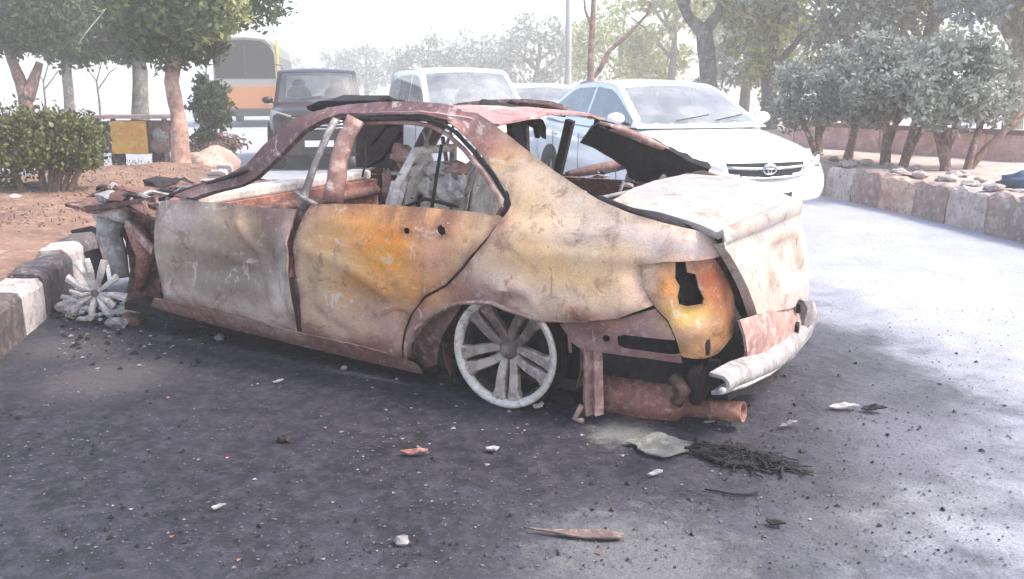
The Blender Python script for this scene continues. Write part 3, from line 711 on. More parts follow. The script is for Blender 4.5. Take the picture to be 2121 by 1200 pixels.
# rear left bracket, crash can and towing-eye lumps
mb = MB(); mb.tube([on_y(1440, 755, .24), on_y(1450, 800, .24), on_y(1440, 832, .25)], [.035, .05, .03], 7); mb.tube([on_y(1465, 760, .22), on_y(1452, 810, .2), on_y(1436, 826, .2)], .012, 6); mb.build('crash_can', M['dark'], car, True)
mb = MB(); mb.bar(on_y(1480, 745, .2), on_y(1478, 800, .2), .03, .05); mod_bevel(mb.build('bumper_mount', M['black'], car), .006)
mb = MB(); mb.blob(on_y(1466, 720, .14), .02, 3, 2, .5, (.5, .6, 1.6)); mb.build('lamp_bulb_socket', M['dark'], car)
# --- hanging torn bracket behind the wheel
hb = []
for k in range(7):
    s = k/6; v = 682+s*180; uL = 1190+s*22+6*math.sin(s*5); uR = 1240+s*4
    pl = on_y(uL, v, .045); prr = on_y(uR, v, .045); hb.append([pl+np.array([0, .03, 0]), pl*.75+prr*.25, pl*.5+prr*.5+np.array([0, .025, 0]), pl*.25+prr*.75, prr+np.array([0, .03, 0])])
hb = refine(hb); sheet('hanging_bracket', hb, car, M['pink'], .008, .004, 5)
mb = MB(); mb.tube([on_y(1178, 682, .06), on_y(1182, 730, .06)], .008, 5); mb.build('hanging_strip', M['pink'], car, True)
mb = MB(); mb.tube([on_y(1205, 840, .05), on_y(1190, 868, .05), on_y(1206, 872, .03)], .014, 5); mb.build('hanging_bracket_end', M['pink'], car, True)
P = bilerp(on_y(1160, 672, .07), on_y(1245, 678, .07), on_y(1245, 722, .075), on_y(1180, 700, .075), 4, 6)
sheet('wheel_arch_flange', P, car, M['rust'], .008, .006, 2)
# --- silencer and tail pipe
axis0 = on_y(1228, 800, .32); axis1 = on_y(1436, 832, .32)
ax = Vector(axis1-axis0); 
mb = MB(); prof = [(.0, -.02), (.06, -.015), (.092, .01), (.1, .05), (.098, .12), (.104, .13), (.098, .14), (.1, .24), (.105, .25), (.098, .262), (.096, .36), (.085, .40), (.05, .43), (.03, .45)]
mb.lathe([(r*1.32, h/.45*ax.length*1.0) for r, h in prof], axis0, ax, 28)
sil = mb.build('silencer', M['rust'], car, True)
for q in sil.data.vertices:
    n_ = noise.noise(q.co*9)*.014+noise.noise(q.co*24)*.007; q.co += q.normal*n_
p0 = on_y(1405, 842, .30); p1 = on_y(1540, 854, .28)
mb = MB(); d_ = (Vector(p1)-Vector(p0))
mb.lathe([(.036, 0), (.042, .02), (.042, d_.length*.6), (.044, d_.length), (.038, d_.length), (.036, d_.length*.4)], p0, d_, 20); mb.build('tail_pipe', M['rust'], sil, True)
mb = MB(); mb.tube([on_y(1395, 780, .22), on_y(1420, 810, .2), on_y(1400, 835, .2)], .03, 7); mb.build('exhaust_hanger', M['brown'], sil, True)
# --- underbody, inner arches, bulkheads
mb = MB(); mb.box((-1.15, .885, .125), (3.0, 1.5, .05)); mb.build('floor_pan', M['dark'], car)
mb = MB(); mb.box((.55, .885, .19), (.9, 1.3, .06)); mb.build('boot_floor', M['dark'], car)
def arch(cx, cz, y0, y1, r, a0=0.0, a1=math.pi, n=16):
    return [[(cx+r*math.cos(a0+(a1-a0)*i/n), y, cz+r*math.sin(a0+(a1-a0)*i/n)) for y in np.linspace(y0, y1, 5)] for i in range(n+1)]
sheet('wheel_arch_liner', arch(.02, .25, .10, .45, .36, -.35, math.pi+.5), car, M['brown'], .008, .01, 4)
mb = MB(); mb.box((.02, .46, .35), (.7, .02, .6)); mb.build('wheel_arch_wall', M['dark'], car)
mb = MB(); mb.tube([(.0, .2, .235), (.0, 1.57, .235)], .05, 8); mb.build('rear_axle', M['dark'], car, True)
mb = MB(); mb.tube([(-.12, .3, .2), (-.05, .3, .5)], .045, 8); mb.tube([(.12, .35, .2), (.08, .35, .52)], .03, 8); mb.build('rear_suspension', M['brown'], car, True)
# inner sill step seen at the front edge of the rear arch
side_panel('arch_inner_lip', [(848, 742), (850, 715), (862, 685), (886, 662), (915, 646), (946, 634), (930, 660), (905, 700), (893, 760), (872, 768)], car, (140, 106, 100), off=.05, mat=M['brown'], flat_color=True)

P = [[np.array(on_y(u, v, 1.60))+np.array([0, .02*math.sin(u*.09), 0]) for u in np.linspace(742, 836, 9)] for v in (252, 275, 300, 325, 348)]
sheet('added_dark_sheet', P, car, M['dark'], .01, .012, 7)  # added dark sheet standing in for road shadow and the charred far door frame
# --- rear left wheel: bare twin-spoke alloy rim
hub = on_y(1042, 731, .03); hub[2] = .258
RR = .258
def ring_pt(c, a, r, y): return (c[0]+r*math.cos(a), c[1]+y, c[2]+r*math.sin(a))
def alloy_wheel(parent, c, R, name='wheel', spokes=True):
    o = bpy.data.objects.new(name, None); COL.objects.link(o); o.parent = parent
    off = root_off(parent)
    mb = MB(); mb.lathe([(R, .0), (R*1.0, .012), (R*.985, .02), (R*.97, .03), (R*.88, .035), (R*.86, .03), (R*.86, .018), (R*.88, .008), (R*.92, .0), (R*.95, -.004), (R*.985, -.004)], c, (0, 1, 0), 72, True); b_ = mb.build('rim_lip', M['alloym'] if 0 else M['alloy'], o, True)
    mb = MB(); mb.lathe([(R*.84, .03), (R*.80, .06), (R*.78, .12), (R*.82, .2), (R*.9, .22), (R*.97, .225), (R*.985, .215), (R*.93, .205), (R*.88, .19), (R*.86, .1), (R*.90, .033)], c, (0, 1, 0), 64, True); mb.build('rim_barrel', M['dark'], o, True)
    mb = MB(); mb.lathe([(0, .02), (.028, .02), (.034, .028), (.036, .05), (.075, .055), (.08, .075), (.07, .1), (0, .1)], c, (0, 1, 0), 28); mb.build('hub', M['alloyd'], o, True)
    for k in range(5):
        mb = MB(); a0 = R_(270+72*k)+.03
        w = .11
        for sgn in (-1, 1):
            # one leg of the twin spoke, curving from hub out to the rim
            rows = []
            for i in range(9):
                s = i/8; r = .045+(R*.90-.045)*s
                ac = a0+sgn*(.42*(1-s)**1.6+.160*(1-(1-s)**1.6)+.03*max(0, s-.8)*5); hw = (.019+.009*s+.014*max(0, s-.8)*5)/r
                y = .052-.040*s-.006*math.sin(math.pi*s)
                rows.append([ring_pt(c, ac-hw, r, y+.03), ring_pt(c, ac-hw*.95, r, y+.002), ring_pt(c, ac-hw*.7, r, y-.004), ring_pt(c, ac+hw*.7, r, y-.004), ring_pt(c, ac+hw*.95, r, y+.002), ring_pt(c, ac+hw, r, y+.03)])
            mb.grid(rows)
        mb.build('spoke', M['alloym'] if k in (0, 1, 4) else M['alloyd'], o, False)
    for k in range(5):
        a = R_(306+72*k); mb = MB(); mb.lathe([(0, -.002), (.011, -.002), (.012, .01)], ring_pt(c, a, .056, .05), (0, 1, 0), 10); mb.build('lug_hole', M['black'], o, True)
    mb = MB(); mb.lathe([(.02, .13), (R*.62, .13), (R*.62, .145), (.02, .145)], c, (0, 1, 0), 40, True); mb.build('brake_disc', M['dark'], o, True)
    return o
import math as _m
wl = alloy_wheel(car, hub, RR)
# charred tyre carcass: thin black bands and wire under and behind the rim
mb = MB(); rg = random.Random(3)
for k in range(26):
    a0 = rg.uniform(.2, 6.1); ln = rg.uniform(.6, 2.2); r = RR*rg.uniform(.99, 1.05); y = rg.uniform(.05, .19)
    pts = [ring_pt(hub, a0+ln*i/10, r+rg.uniform(-.002, .003), y) for i in range(11)]
    pts = [(p[0], p[1], max(p[2], .006)) for p in pts]
    mb.tube(pts, rg.uniform(.002, .005), 5)
mb.build('tyre_wire', M['black'], wl, True, kind='stuff')
mb = MB()
for (u, v, r) in ((935, 800, .03), (905, 790, .025), (1160, 780, .04), (1180, 820, .045), (1150, 835, .03), (1190, 800, .04), (880, 775, .02)):
    p = on_z(u, v, .02); mb.blob((p[0], p[1]+.08, .025), r*1.5, int(u), 2, .6, (1.3, 1.2, .8))
mb.build('tyre_remains', M['black'], wl, True, kind='stuff')
# rear right wheel, mostly hidden
hub2 = (hub[0], CARW-.03, hub[2])
mb = MB(); mb.lathe([(RR, 0), (RR, -.2), (RR*.8, -.18), (RR*.8, -.03), (.05, -.05), (.0, -.05)], hub2, (0, 1, 0), 32); mb.build('wheel', M['alloyd'], car, True)
# --- front left corner: exploded wheel, strut, torn inner wing
fh = on_y(197, 608, .02)
fw = bpy.data.objects.new('wheel', None); COL.objects.link(fw); fw.parent = car
SR = .205
mb = MB(); mb.lathe([(0, -.0), (.03, 0), (.04, .02), (.045, .06), (0, .07)], fh, (-.47, .88, 0), 20); mb.build('hub', M['alloyd'], fw, True)
rg = random.Random(5)
angs = [92, 64, 30, 0, -30, -62, -95, -140, 172, 138, 112]
for k, a in enumerate(angs):
    a = R_(a+rg.uniform(-5, 5)); L = SR*rg.uniform(.62, 1.15)
    mb = MB(); d = Vector((math.cos(a)*.88, .47*math.cos(a), math.sin(a)))
    b0 = Vector(fh)+d*.025; b1 = Vector(fh)+d*L*.6+Vector((rg.uniform(-.012, .03), -.022, rg.uniform(-.015, .015))); b2 = Vector(fh)+d*L+Vector((rg.uniform(-.01, .01), -.02, rg.uniform(-.01, .01)))
    mb.tube([b0, b1, b2], [.014, .022, rg.uniform(.018, .034)], 6, flat=.7); mod_bevel(mb.build('spoke', M['ash'], fw), .004)
mb = MB()
for k in range(80):
    u = rg.uniform(118, 300); v = 640+rg.uniform(-22, 26)-(abs(u-200)*.10)
    p = on_z(u, v, .02); mb.blob((p[0], p[1], rg.uniform(.012, .035)), rg.uniform(.01, .036), k, 1, .7, (1.4, 1.3, .8))
mb.build('melted_alloy', M['ash'], fw, False, kind='stuff')
# strut and hub carrier
mb = MB(); mb.tube([on_y(232, 455, .24), on_y(226, 490, .22), on_y(244, 530, .2), on_y(250, 575, .18)], [.085, .075, .055, .05], 10); mb.build('front_strut', M['grey'], car, True)
mb = MB(); mb.tube([on_y(205, 445, .25), on_y(232, 436, .25), on_y(262, 446, .25)], [.05, .07, .05], 10); mb.build('strut_top', M['ash'], car, True)
mb = MB(); mb.tube([on_y(150, 480, .3), on_y(190, 474, .3), on_y(206, 486, .25), on_y(216, 510, .22)], [.012, .018, .018, .014], 7); mb.build('steering_arm', M['dark'], car, True)
mb = MB(); mb.tube([on_y(190, 520, .2), on_y(205, 560, .2), on_y(214, 590, .15)], [.05, .04, .03], 8); mb.build('hub_carrier', M['dark'], car, True)
# inner wing (apron) behind the missing fender
iw = [(200, 428), (330, 440), (328, 480), (326, 530), (334, 590), (338, 640), (300, 640), (262, 625), (270, 560), (262, 500), (232, 470), (205, 452)]
ip = [on_y(u, v, .30) for u, v in iw]
pts2, tr2 = fill([(p[0], p[2]) for p in ip], (), .04)
mb = MB(); mb.add([(x, .30+.05*NZ((x, z, 0), 5)+.02*NZ((x, z, 1), 14), z) for x, z in pts2], tr2); o = mb.build('inner_wing', M['brown'], car, True); mod_solid(o, .012)
mb = MB(); mb.bar(on_y(262, 462, .2), on_y(318, 520, .16), .05, .02, (0, 1, 0)); mb.build('wing_brace', M['pink'], car)
mb = MB(); mb.tube([on_y(280, 470, .22), on_y(300, 530, .22), on_y(290, 600, .24)], [.06, .05, .03], 8); mb.build('brake_servo', M['rust'], car, True)
# front bulkhead and engine remains
mb = MB(); mb.box((-2.2, .885, .48), (.05, 1.5, .62)); mb.build('bulkhead', M['rust'], car)
P = [[(x, y, .70+.05*math.sin((y-.2)*2.1)+.02*math.sin(x*9)) for y in np.linspace(.16, 1.6, 16)] for x in np.linspace(-3.15, -2.25, 14)]
sheet('engine_bay_wreckage', P, car, M['brown'], .02, .025, 3)
rg = random.Random(8)
for k in range(34):
    x = rg.uniform(-3.2, -2.25); y = rg.uniform(.12, 1.3); mb = MB()
    if k % 3: mb.blob((x, y, rg.uniform(.68, .78)), rg.uniform(.03, .08), k, 1, .6, (1.4, 1.2, .7))
    else:
        a = rg.uniform(0, 6.3); mb.tube([(x, y, .74), (x+.15*math.cos(a), y+.15*math.sin(a), .79), (x+.3*math.cos(a), y+.3*math.sin(a+.4), .73)], .014, 5)
    mb.build('engine_wreckage', rg.choice([M['dark'], M['brown'], M['brown'], M['grey'], M['dark']]), car)
mb = MB(); mb.bar(on_y(180, 432, .2), on_y(330, 412, .12), .06, .03); mb.build('wing_rail', M['brown'], car)
mb = MB(); mb.tube([on_y(330, 414, .1), on_y(375, 398, .1), on_y(440, 378, .1), on_y(515, 352, .1)], [.01, .014, .014, .01], 5); mb.build('bonnet_edge', M['dark'], car, True)
mb = MB(); mb.tube([on_y(345, 413, .09), on_y(380, 388, .14), on_y(430, 392, .14), on_y(470, 372, .14)], .011, 5); mb.tube([on_y(400, 412, .09), on_y(440, 396, .1), on_y(465, 378, .1)], .01, 5); mb.build('door_hinge_wreckage', M['grey'], car, True)
# cowl / dash beam across the car, ash on top
mb = MB(); mb.bar((-2.02, .14, .80), (-2.0, 1.64, .82), .16, .06); mod_bevel(mb.build('cowl', M['ash'], car), .015)
mb = MB(); mb.bar((-1.95, .14, .66), (-1.92, 1.64, .68), .1, .22); mb.build('dashboard_frame', M['rust'], car)
mb = MB(); mb.tube([(-1.85, .2, .70), (-1.85, 1.6, .72)], .035, 8); mb.build('dash_beam', M['brown'], car, True)
# --- seats: sprung steel frames covered in ash
def seat_frame(x, y, w, lean, mat, h=.62, name='seat_frame'):
    o = bpy.data.objects.new(name, None); COL.objects.link(o); o.parent = car
    def q(a, b, c): return (x+c*lean+a, y+b, .30+c)
    mb = MB(); mb.tube([q(0, 0, 0), q(0, 0, h*.8), q(.01, w*.15, h), q(.01, w*.85, h), q(0, w, h*.8), q(0, w, 0)], .022, 7); mb.build('back_tube', mat, o, True)
    for b in (0, w-.05):
        mb = MB(); P = [[q(-.05+a, b+.025+.02*math.sin(c*9), c) for a in (0, .04, .09)] for c in np.linspace(.0, h*.82, 7)]; mb.grid(P); s_ = mb.build('side_plate', M['ash'], o, True); mod_solid(s_, .012)
    for c in np.linspace(.1, h*.85, 6):
        mb = MB(); mb.tube([q(.02*math.sin(k), w*k/8, c+.015*math.sin(k*2.3+c*20)) for k in range(9)], .006, 5); mb.build('spring', M['grey'], o, True)
    mb = MB(); P = [[q(.03+.015*math.sin(b*12+c*7), .06+b, c+.02*math.sin(b*9)) for b in np.linspace(0, w-.12, 8)] for c in np.linspace(h*.35, h*.9, 6)]; mb.grid(P); s_ = mb.build('back_pan', M['ash'], o, True); mod_solid(s_, .01)
    mb = MB(); P = [[q(-.48+a, b, .02+.03*math.sin(a*8+b*5)) for b in np.linspace(0, w, 6)] for a in np.linspace(0, .45, 6)]; mb.grid(P); s_ = mb.build('cushion_pan', M['grey'], o, True); mod_solid(s_, .012)
    for b in (.3*w, .7*w):
        mb = MB(); mb.tube([q(.01, b, h), q(.03, b, h+.12)], .009, 5); mb.build('headrest_rod', M['grey'], o, True)
    return o
seat_frame(-.88, .28, .50, .28, M['ash'], .80)
seat_frame(-.92, 1.02, .48, .26, M['ash'], .78)
seat_frame(-.02, .26, 1.25, .22, M['pink'], .50, 'rear_seat_frame')
# loose cables and struts hanging in the cabin
for pts_, r_ in (([on_y(832, 275, .5), on_y(790, 330, .55), on_y(760, 345, .6)], .012), ([on_y(915, 300, .35), on_y(905, 360, .35), on_y(895, 430, .3)], .009), ([on_y(835, 430, .25), on_y(880, 412, .3), on_y(950, 428, .25)], .009), ([on_y(770, 300, .6), on_y(800, 262, .5), on_y(850, 250, .45)], .01)):
    mb = MB(); mb.tube(pts_, r_, 5); mb.build('cabin_cable', M['dark'], car, True)
for k, (u, v, r, sx, sz) in enumerate(((835, 322, .05, 1.2, 1), (868, 330, .05, 1.6, .6), (905, 352, .055, 1.8, .6), (940, 350, .05, 1.4, .7), (850, 372, .06, 1.0, 1.3), (925, 392, .07, 1.4, 1.1), (802, 385, .04, .7, 2.0), (880, 390, .05, 1.2, 1.1), (960, 380, .04, .7, 1.5))):
    mb = MB(); mb.blob(on_y(u, v, .46), r, k+40, 3, .7, (sx, .6, sz)); mb.build('ash_lump', M['ash'] if k % 3 else M['pink'], car, True)

rg = random.Random(17)
for k in range(16):
    u = rg.uniform(745, 1015); v = rg.uniform(290, 425); y0 = rg.uniform(.3, 1.3); p = on_y(u, v, y0)
    q = p+np.array([rg.uniform(-.3, .3), rg.uniform(-.25, .25), rg.uniform(-.2, .25)]); q[2] = min(q[2], 1.18); m_ = (p+q)/2+np.array([rg.uniform(-.06, .06), 0, rg.uniform(-.08, .05)])
    mb = MB(); mb.tube([p, m_, q], rg.uniform(.005, .013), 5); mb.build('cabin_wire', rg.choice([M['grey'], M['ash'], M['dark'], M['pink'], M['ash']]), car, True)
for k, (u, v) in enumerate(((300, 640), (318, 628), (280, 632), (262, 646), (296, 618), (150, 652), (132, 636), (270, 662), (240, 668))):
    p = on_z(u, v, .03); mb = MB(); mb.blob((p[0], p[1], .03), rg.uniform(.03, .055), k+60, 2, .6, (1.3, 1.2, .8)); mb.build('melted_lump', [M['ash'], M['brown'], M['grey']][k % 3], car, False)

# ================================================================== VEGETATION
def leaf_mat(name, c1, c2, trans=.35):
    m, nt, b = new_mat(name)
    g = nt.nodes.new('ShaderNodeNewGeometry')
    a = ramp(nt, g.outputs['Random Per Island'], [(0, s2l(c1)), (.6, s2l(c2)), (1, tuple(min(1, x*1.5) for x in s2l(c2)))])
    nt.links.new(a, b.inputs['Base Color']); b.inputs['Roughness'].default_value = .55; b.inputs['Specular IOR Level'].default_value = .4
    t = nt.nodes.new('ShaderNodeBsdfTranslucent'); nt.links.new(a, t.inputs[0])
    mx = nt.nodes.new('ShaderNodeMixShader'); mx.inputs[0].default_value = trans
    nt.links.new(b.outputs[0], mx.inputs[1]); nt.links.new(t.outputs[0], mx.inputs[2])
    nt.links.new(mx.outputs[0], nt.nodes['Material Output'].inputs[0]); return m
M['leaf_d'] = leaf_mat('dark_leaf', (46, 56, 38), (80, 92, 56))
M['leaf_h'] = leaf_mat('hedge_leaf', (58, 64, 38), (104, 106, 62))
M['leaf_g'] = leaf_mat('grey_green_leaf', (100, 106, 102), (142, 146, 136))
M['leaf_y'] = leaf_mat('yellow_green_leaf', (110, 118, 70), (160, 164, 110))
M['leaf_b'] = leaf_mat('bluish_leaf', (84, 96, 104), (120, 132, 138))
M['bark'] = mottled('bark', (132, 104, 94), (92, 70, 64), (176, 146, 132), 3, .95, 0, .9, .02, 22)
M['bark_p'] = mottled('pinkish_bark', (186, 148, 130), (124, 88, 78), (210, 178, 158), 2.4, .95, 0, .8, .02, 22, (90, 62, 54), .6)
M['bark_g'] = mottled('grey_bark', (122, 116, 108), (88, 82, 78), (154, 148, 138), 3, .95, 0, .8, .02, 22)
NR = np.random.RandomState(4)
def leaves(name, mat, parent, clumps, n, size, flat=.0, stuff=False):
    """clumps: (x,y,z,rx,ry,rz); n leaf faces spread through the clumps' volumes, denser towards the skin"""
    vol = np.array([c[3]*c[4]*c[5] for c in clumps])**.8; vol /= vol.sum()
    idx = NR.choice(len(clumps), n, p=vol); C = np.array(clumps)[idx]
    d = NR.normal(size=(n, 3)); d /= np.linalg.norm(d, axis=1)[:, None]; r = NR.rand(n, 1)**.42
    # ragged skin
    lump = 1+.28*np.sin(d[:, :1]*7+C[:, :1]*3)*np.cos(d[:, 2:3]*6+C[:, 1:2])+.22*NR.normal(size=(n, 1))*.6
    P = C[:, :3]+d*r*lump*C[:, 3:]
    a = NR.normal(size=(n, 3)); a /= np.linalg.norm(a, axis=1)[:, None]
    b = np.cross(a, NR.normal(size=(n, 3))); b /= np.linalg.norm(b, axis=1)[:, None]
    s = size*(.6+.8*NR.rand(n, 1)); w_ = s*(.38+.2*NR.rand(n, 1))
    V = np.stack([P-a*s*.5, P+b*w_*.5, P+a*s*.5, P-b*w_*.5], 1).reshape(-1, 3)
    off = np.array(root_off(parent)) if parent is not None else 0
    me = bpy.data.meshes.new(name); F = np.arange(n*4).reshape(-1, 4)
    me.from_pydata((V-off).tolist(), [], F.tolist())
    return link(name, me, mat, parent, False, False)
def trunk_mesh(parent, paths, mat, name='trunk', n=10, wob=.03):
    mb = MB()
    for pts, rs in paths:
        pts = [Vector(p) for p in pts]; P = []; Rr = []
        for i in range(len(pts)-1):
            for k in range(4):
                t = k/4; q = pts[i].lerp(pts[i+1], t); q = q+Vector((wob*NZ(q, 1.5, 1), wob*NZ(q, 1.5, 2), 0))
                P.append(q); r_ = rs[i]+(rs[i+1]-rs[i])*t; Rr.append(r_*(1+.12*NZ(q, 5, 3)))
        P.append(pts[-1]); Rr.append(rs[-1]); mb.tube(P, Rr, n)
    return mb.build(name, mat, parent, True)
def clump_cloud(c, rad, k, cr, seed):
    rg = random.Random(seed); out = []
    for i in range(k):
        while True:
            q = [rg.uniform(-1, 1) for _ in range(3)]
            if sum(x*x for x in q) < 1: break
        r = cr*rg.uniform(.6, 1.3); out.append((c[0]+q[0]*rad[0], c[1]+q[1]*rad[1], c[2]+q[2]*rad[2], r, r, r*.8))
    return out
# --- median trees and the dark canopy at the left
b0 = Vector(on_z(376, 342, .28)); dA = float((np.array(b0)-CAM)@CF)
def dp(u, v, d=dA): return Vector(at_d(u, v, d))
t = thing('tree', 'tree with a pinkish bare trunk rising from the median near the kerb', 'tree', b0)
trunk_mesh(t, [([b0-Vector((0, 0, .1)), dp(372, 290), dp(366, 230), dp(358, 170), dp(368, 110), dp(352, 40), dp(362, -60), dp(370, -200)], [.17, .125, .11, .105, .10, .115, .11, .08]), ([dp(352, 40), dp(330, -30), dp(300, -120)], [.13, .1, .07]), ([dp(365, 60), dp(400, -10), dp(450, -90)], [.12, .09, .06])], M['bark_p'])
cl = clump_cloud(dp(330, -40), (1.5, 1.5, .7), 16, .55, 3)+[(*dp(u, v), r, r, r*.8) for u, v, r in ((420, 20, .5), (450, 40, .35), (400, 90, .42), (330, 80, .5), (360, 120, .3), (300, 60, .5), (445, 85, .3), (420, 110, .28), (470, 5, .3))]
leaves('crown', M['leaf_d'], t, cl, 17000, .12)
leaves('painted_sunlit_foliage', M['leaf_y'], t, [(*dp(u, v, dA-.4), r, r, r*.8) for u, v, r in ((470, 8, .35), (440, 30, .32), (455, 60, .22), (420, 70, .2), (480, 30, .2), (400, 40, .22))], 1600, .11)  # yellower leaf colour paints in the sunlight on this end of the crown
dB = 19.0
t = thing('tree', 'dark grey straight trunk tree behind the yellow cart', 'tree', dp(290, 262, dB))
t.location.z = 0
trunk_mesh(t, [([Vector(t.location), dp(292, 225, dB), dp(290, 150, dB), dp(286, 80, dB), dp(280, -40, dB)], [.24, .18, .16, .15, .1])], M['bark_g'])
leaves('crown', M['leaf_d'], t, [(*dp(u, v, dB), r, r, r*.8) for u, v, r in ((150, 60, 1.0), (200, 30, .9), (260, 60, .8), (230, 95, .5), (300, 40, .8), (180, -10, 1.0), (260, -20, 1.0), (170, 110, .4), (320, 95, .45), (120, 90, .5), (270, 110, .35))], 15000, .16)
dD = 17.0
t = thing('tree', 'forked dark trunk tree standing behind the trimmed bush', 'tree', dp(52, 270, dD)); t.location.z = 0
trunk_mesh(t, [([Vector(t.location), dp(54, 230, dD), dp(50, 200, dD), dp(30, 140, dD), dp(12, 85, dD), dp(-10, 0, dD)], [.18, .15, .13, .1, .08, .06]), ([dp(52, 205, dD), dp(68, 165, dD), dp(82, 130, dD)], [.15, .1, .07])], M['bark'])
leaves('crown', M['leaf_d'], t, [(*dp(u, v, dD), r, r, r*.8) for u, v, r in ((20, 30, .8), (70, 50, .7), (110, 30, .8), (50, 0, .8), (-20, 60, .7), (100, 75, .45), (40, 85, .4), (-40, 10, .9), (130, 70, .4))], 15000, .13)
dC = 24.0
t = thing('tree', 'slim pale trunk tree between the forked tree and the dark trunk', 'tree', dp(140, 240, dC)); t.location.z = 0
trunk_mesh(t, [([Vector(t.location), dp(143, 200, dC), dp(134, 110, dC), dp(130, 0, dC)], [.17, .14, .13, .08])], M['bark_g'])
leaves('crown', M['leaf_d'], t, [(*dp(u, v, dC), r, r, r*.8) for u, v, r in ((130, 20, 1.2), (90, 60, .7), (180, 80, .7), (130, 80, .8), (220, 20, 1.0))], 9000, .18)
# small leafless saplings in the pale gap
for i, (u, lab) in enumerate(((205, 'thin bare sapling in the pale gap beside the slim tree'), (95, 'thin bare sapling beside the forked trunk'))):
    d_ = 21.0; t = thing('sapling', lab, 'sapling', dp(u, 250, d_)); t.location.z = 0; base = dp(u, 215, d_)
    trunk_mesh(t, [([Vector(t.location), base, dp(u-6, 170, d_), dp(u+8, 120, d_)], [.03, .025, .018, .01]), ([dp(u-3, 185, d_), dp(u+22, 150, d_), dp(u+38, 140, d_)], [.016, .012, .008]), ([dp(u-5, 170, d_), dp(u-26, 140, d_)], [.014, .008])], M['bark_g'], n=6)
# trimmed bush on the median
hb0 = Vector(on_z(95, 412, .27)); dH = float((np.array(hb0)-CAM)@CF)
t = thing('bush', 'trimmed flat-topped green bush with bare stems on the median', 'bush', hb0)
mb_paths = []
rg = random.Random(2)
for k in range(11):
    u = rg.uniform(0, 190); mb_paths.append(([dp(95+(u-95)*.45, 412, dH)+Vector((0, 0, -.05)), dp(95+(u-95)*.8, 350, dH), dp(u, 290, dH+rg.uniform(-.3, .3))], [.035, .025, .01]))
trunk_mesh(t, mb_paths, M['bark'], 'stem', 6, .05)
cl = [(*dp(u, v, dH+dd), r, r, r*.75) for u, v, r, dd in [(rg.uniform(-60, 192), rg.uniform(248, 330), rg.uniform(.16, .27), rg.uniform(-.35, .5)) for _ in range(46)]]
cl += [(*dp(u, rg.uniform(330, 385), dH+rg.uniform(-.2, .3)), .15, .15, .13) for u in (0, 20, 60, 110, 150, 180, -30, 190, 40)]
leaves('crown', M['leaf_h'], t, cl, 15000, .055)
# leafy shrub beside the pink trunk
sb = Vector(on_z(440, 322, .25)); dS = float((np.array(sb)-CAM)@CF)
t = thing('shrub', 'dark round-leaved shrub growing beside the pink trunk', 'shrub', sb)
trunk_mesh(t, [([sb, dp(438, 270, dS), dp(430, 230, dS)], [.03, .025, .015]), ([sb, dp(450, 260, dS), dp(460, 220, dS)], [.03, .02, .01]), ([dp(438, 270, dS), dp(412, 200, dS), dp(414, 155, dS)], [.02, .015, .01])], M['bark'], 'stem', 6)
leaves('crown', M['leaf_d'], t, [(*dp(u, v, dS), r, r, r) for u, v, r in ((430, 210, .28), (455, 225, .25), (410, 220, .18), (415, 165, .12), (450, 190, .2), (430, 250, .2), (412, 185, .1), (460, 255, .15), (425, 280, .18))], 1700, .13)
# dead scrub on the median slope
t = tag(leaves('dry_scrub', M['bark'], None, [(*dp(430, 300, dS+.3), .55, .55, .18), (*dp(400, 318, dS-.5), .4, .4, .12), (*dp(462, 300, dS+.5), .4, .4, .2)], 1500, .10), 'dry brown scrub on the median slope below the shrub', 'scrub'); t['kind'] = 'stuff'
# dry leaves on the median
t = tag(leaves('leaf_litter', M['soil'], None, [(p.x-RN.x*(.6+1.2*random.random()), p.y-RN.y*(.6+1.2*random.random()), .34, .8, .8, .05) for p in kk[4::3]], 3500, .03), kind='stuff')
# --- row of small multi-stem trees on the right pavement
def small_tree(u, vb, lab, stems, crown, seed, leaf='leaf_g', n=5200, size=.085):
    b = Vector(on_z(u, vb, .39)); d = float((np.array(b)-CAM)@CF); s = 1772/d
    t = thing('small_tree', lab, 'tree', b, group='small trees along the right pavement'); rg = random.Random(seed)
    paths = []
    for (du, dv) in stems:
        p1 = dp(u+du*.45, vb+dv*.5, d); p2 = dp(u+du, vb+dv, d+rg.uniform(-.3, .3)); p3 = dp(u+du*1.7, vb+dv*1.7, d+rg.uniform(-.5, .5))
        paths.append(([b+Vector((rg.uniform(-.04, .04), rg.uniform(-.04, .04), -.05)), p1, p2, p3], [.055, .045, .036, .015]))
        for q in range(2):
            paths.append(([p2, dp(u+du*1.4+rg.uniform(-40, 40), vb+dv*1.5, d+rg.uniform(-.5, .5))], [.03, .012]))
    trunk_mesh(t, paths, M['bark'], 'trunk', 7)
    cl = [(*dp(u+a, v, d+rg.uniform(-.5, .5)), r/s, r/s, r/s*.85) for a, v, r in crown]
    leaves('crown', M[leaf], t, cl, n, size); return t
def rc(seed, w, top, bot, k):
    rg = random.Random(seed); return [(rg.uniform(-w, w), rg.uniform(top, bot), rg.uniform(26, 46)) for _ in range(k)]
small_tree(1692, 322, 'small tree with two splayed stems, nearest the white sedan', [(-34, -80), (22, -92), (4, -86)], rc(1, 70, 120, 240, 16), 1)
small_tree(1760, 331, 'small single-stem tree second along the pavement from the white sedan', [(12, -84), (18, -80)], rc(2, 60, 110, 240, 14), 2)
small_tree(1832, 340, 'small tree with a kinked stem third along the pavement from the sedan', [(4, -86), (20, -78)], rc(3, 62, 90, 235, 15), 3)
small_tree(1870, 344, 'small leaning tree fourth along the pavement from the sedan', [(26, -92), (44, -84)], rc(4, 60, 100, 240, 14), 4)
small_tree(1955, 354, 'small tree with a clump of thin upright stems on the pavement', [(-18, -96), (2, -104), (24, -100)], rc(5, 70, 90, 240, 16), 5)
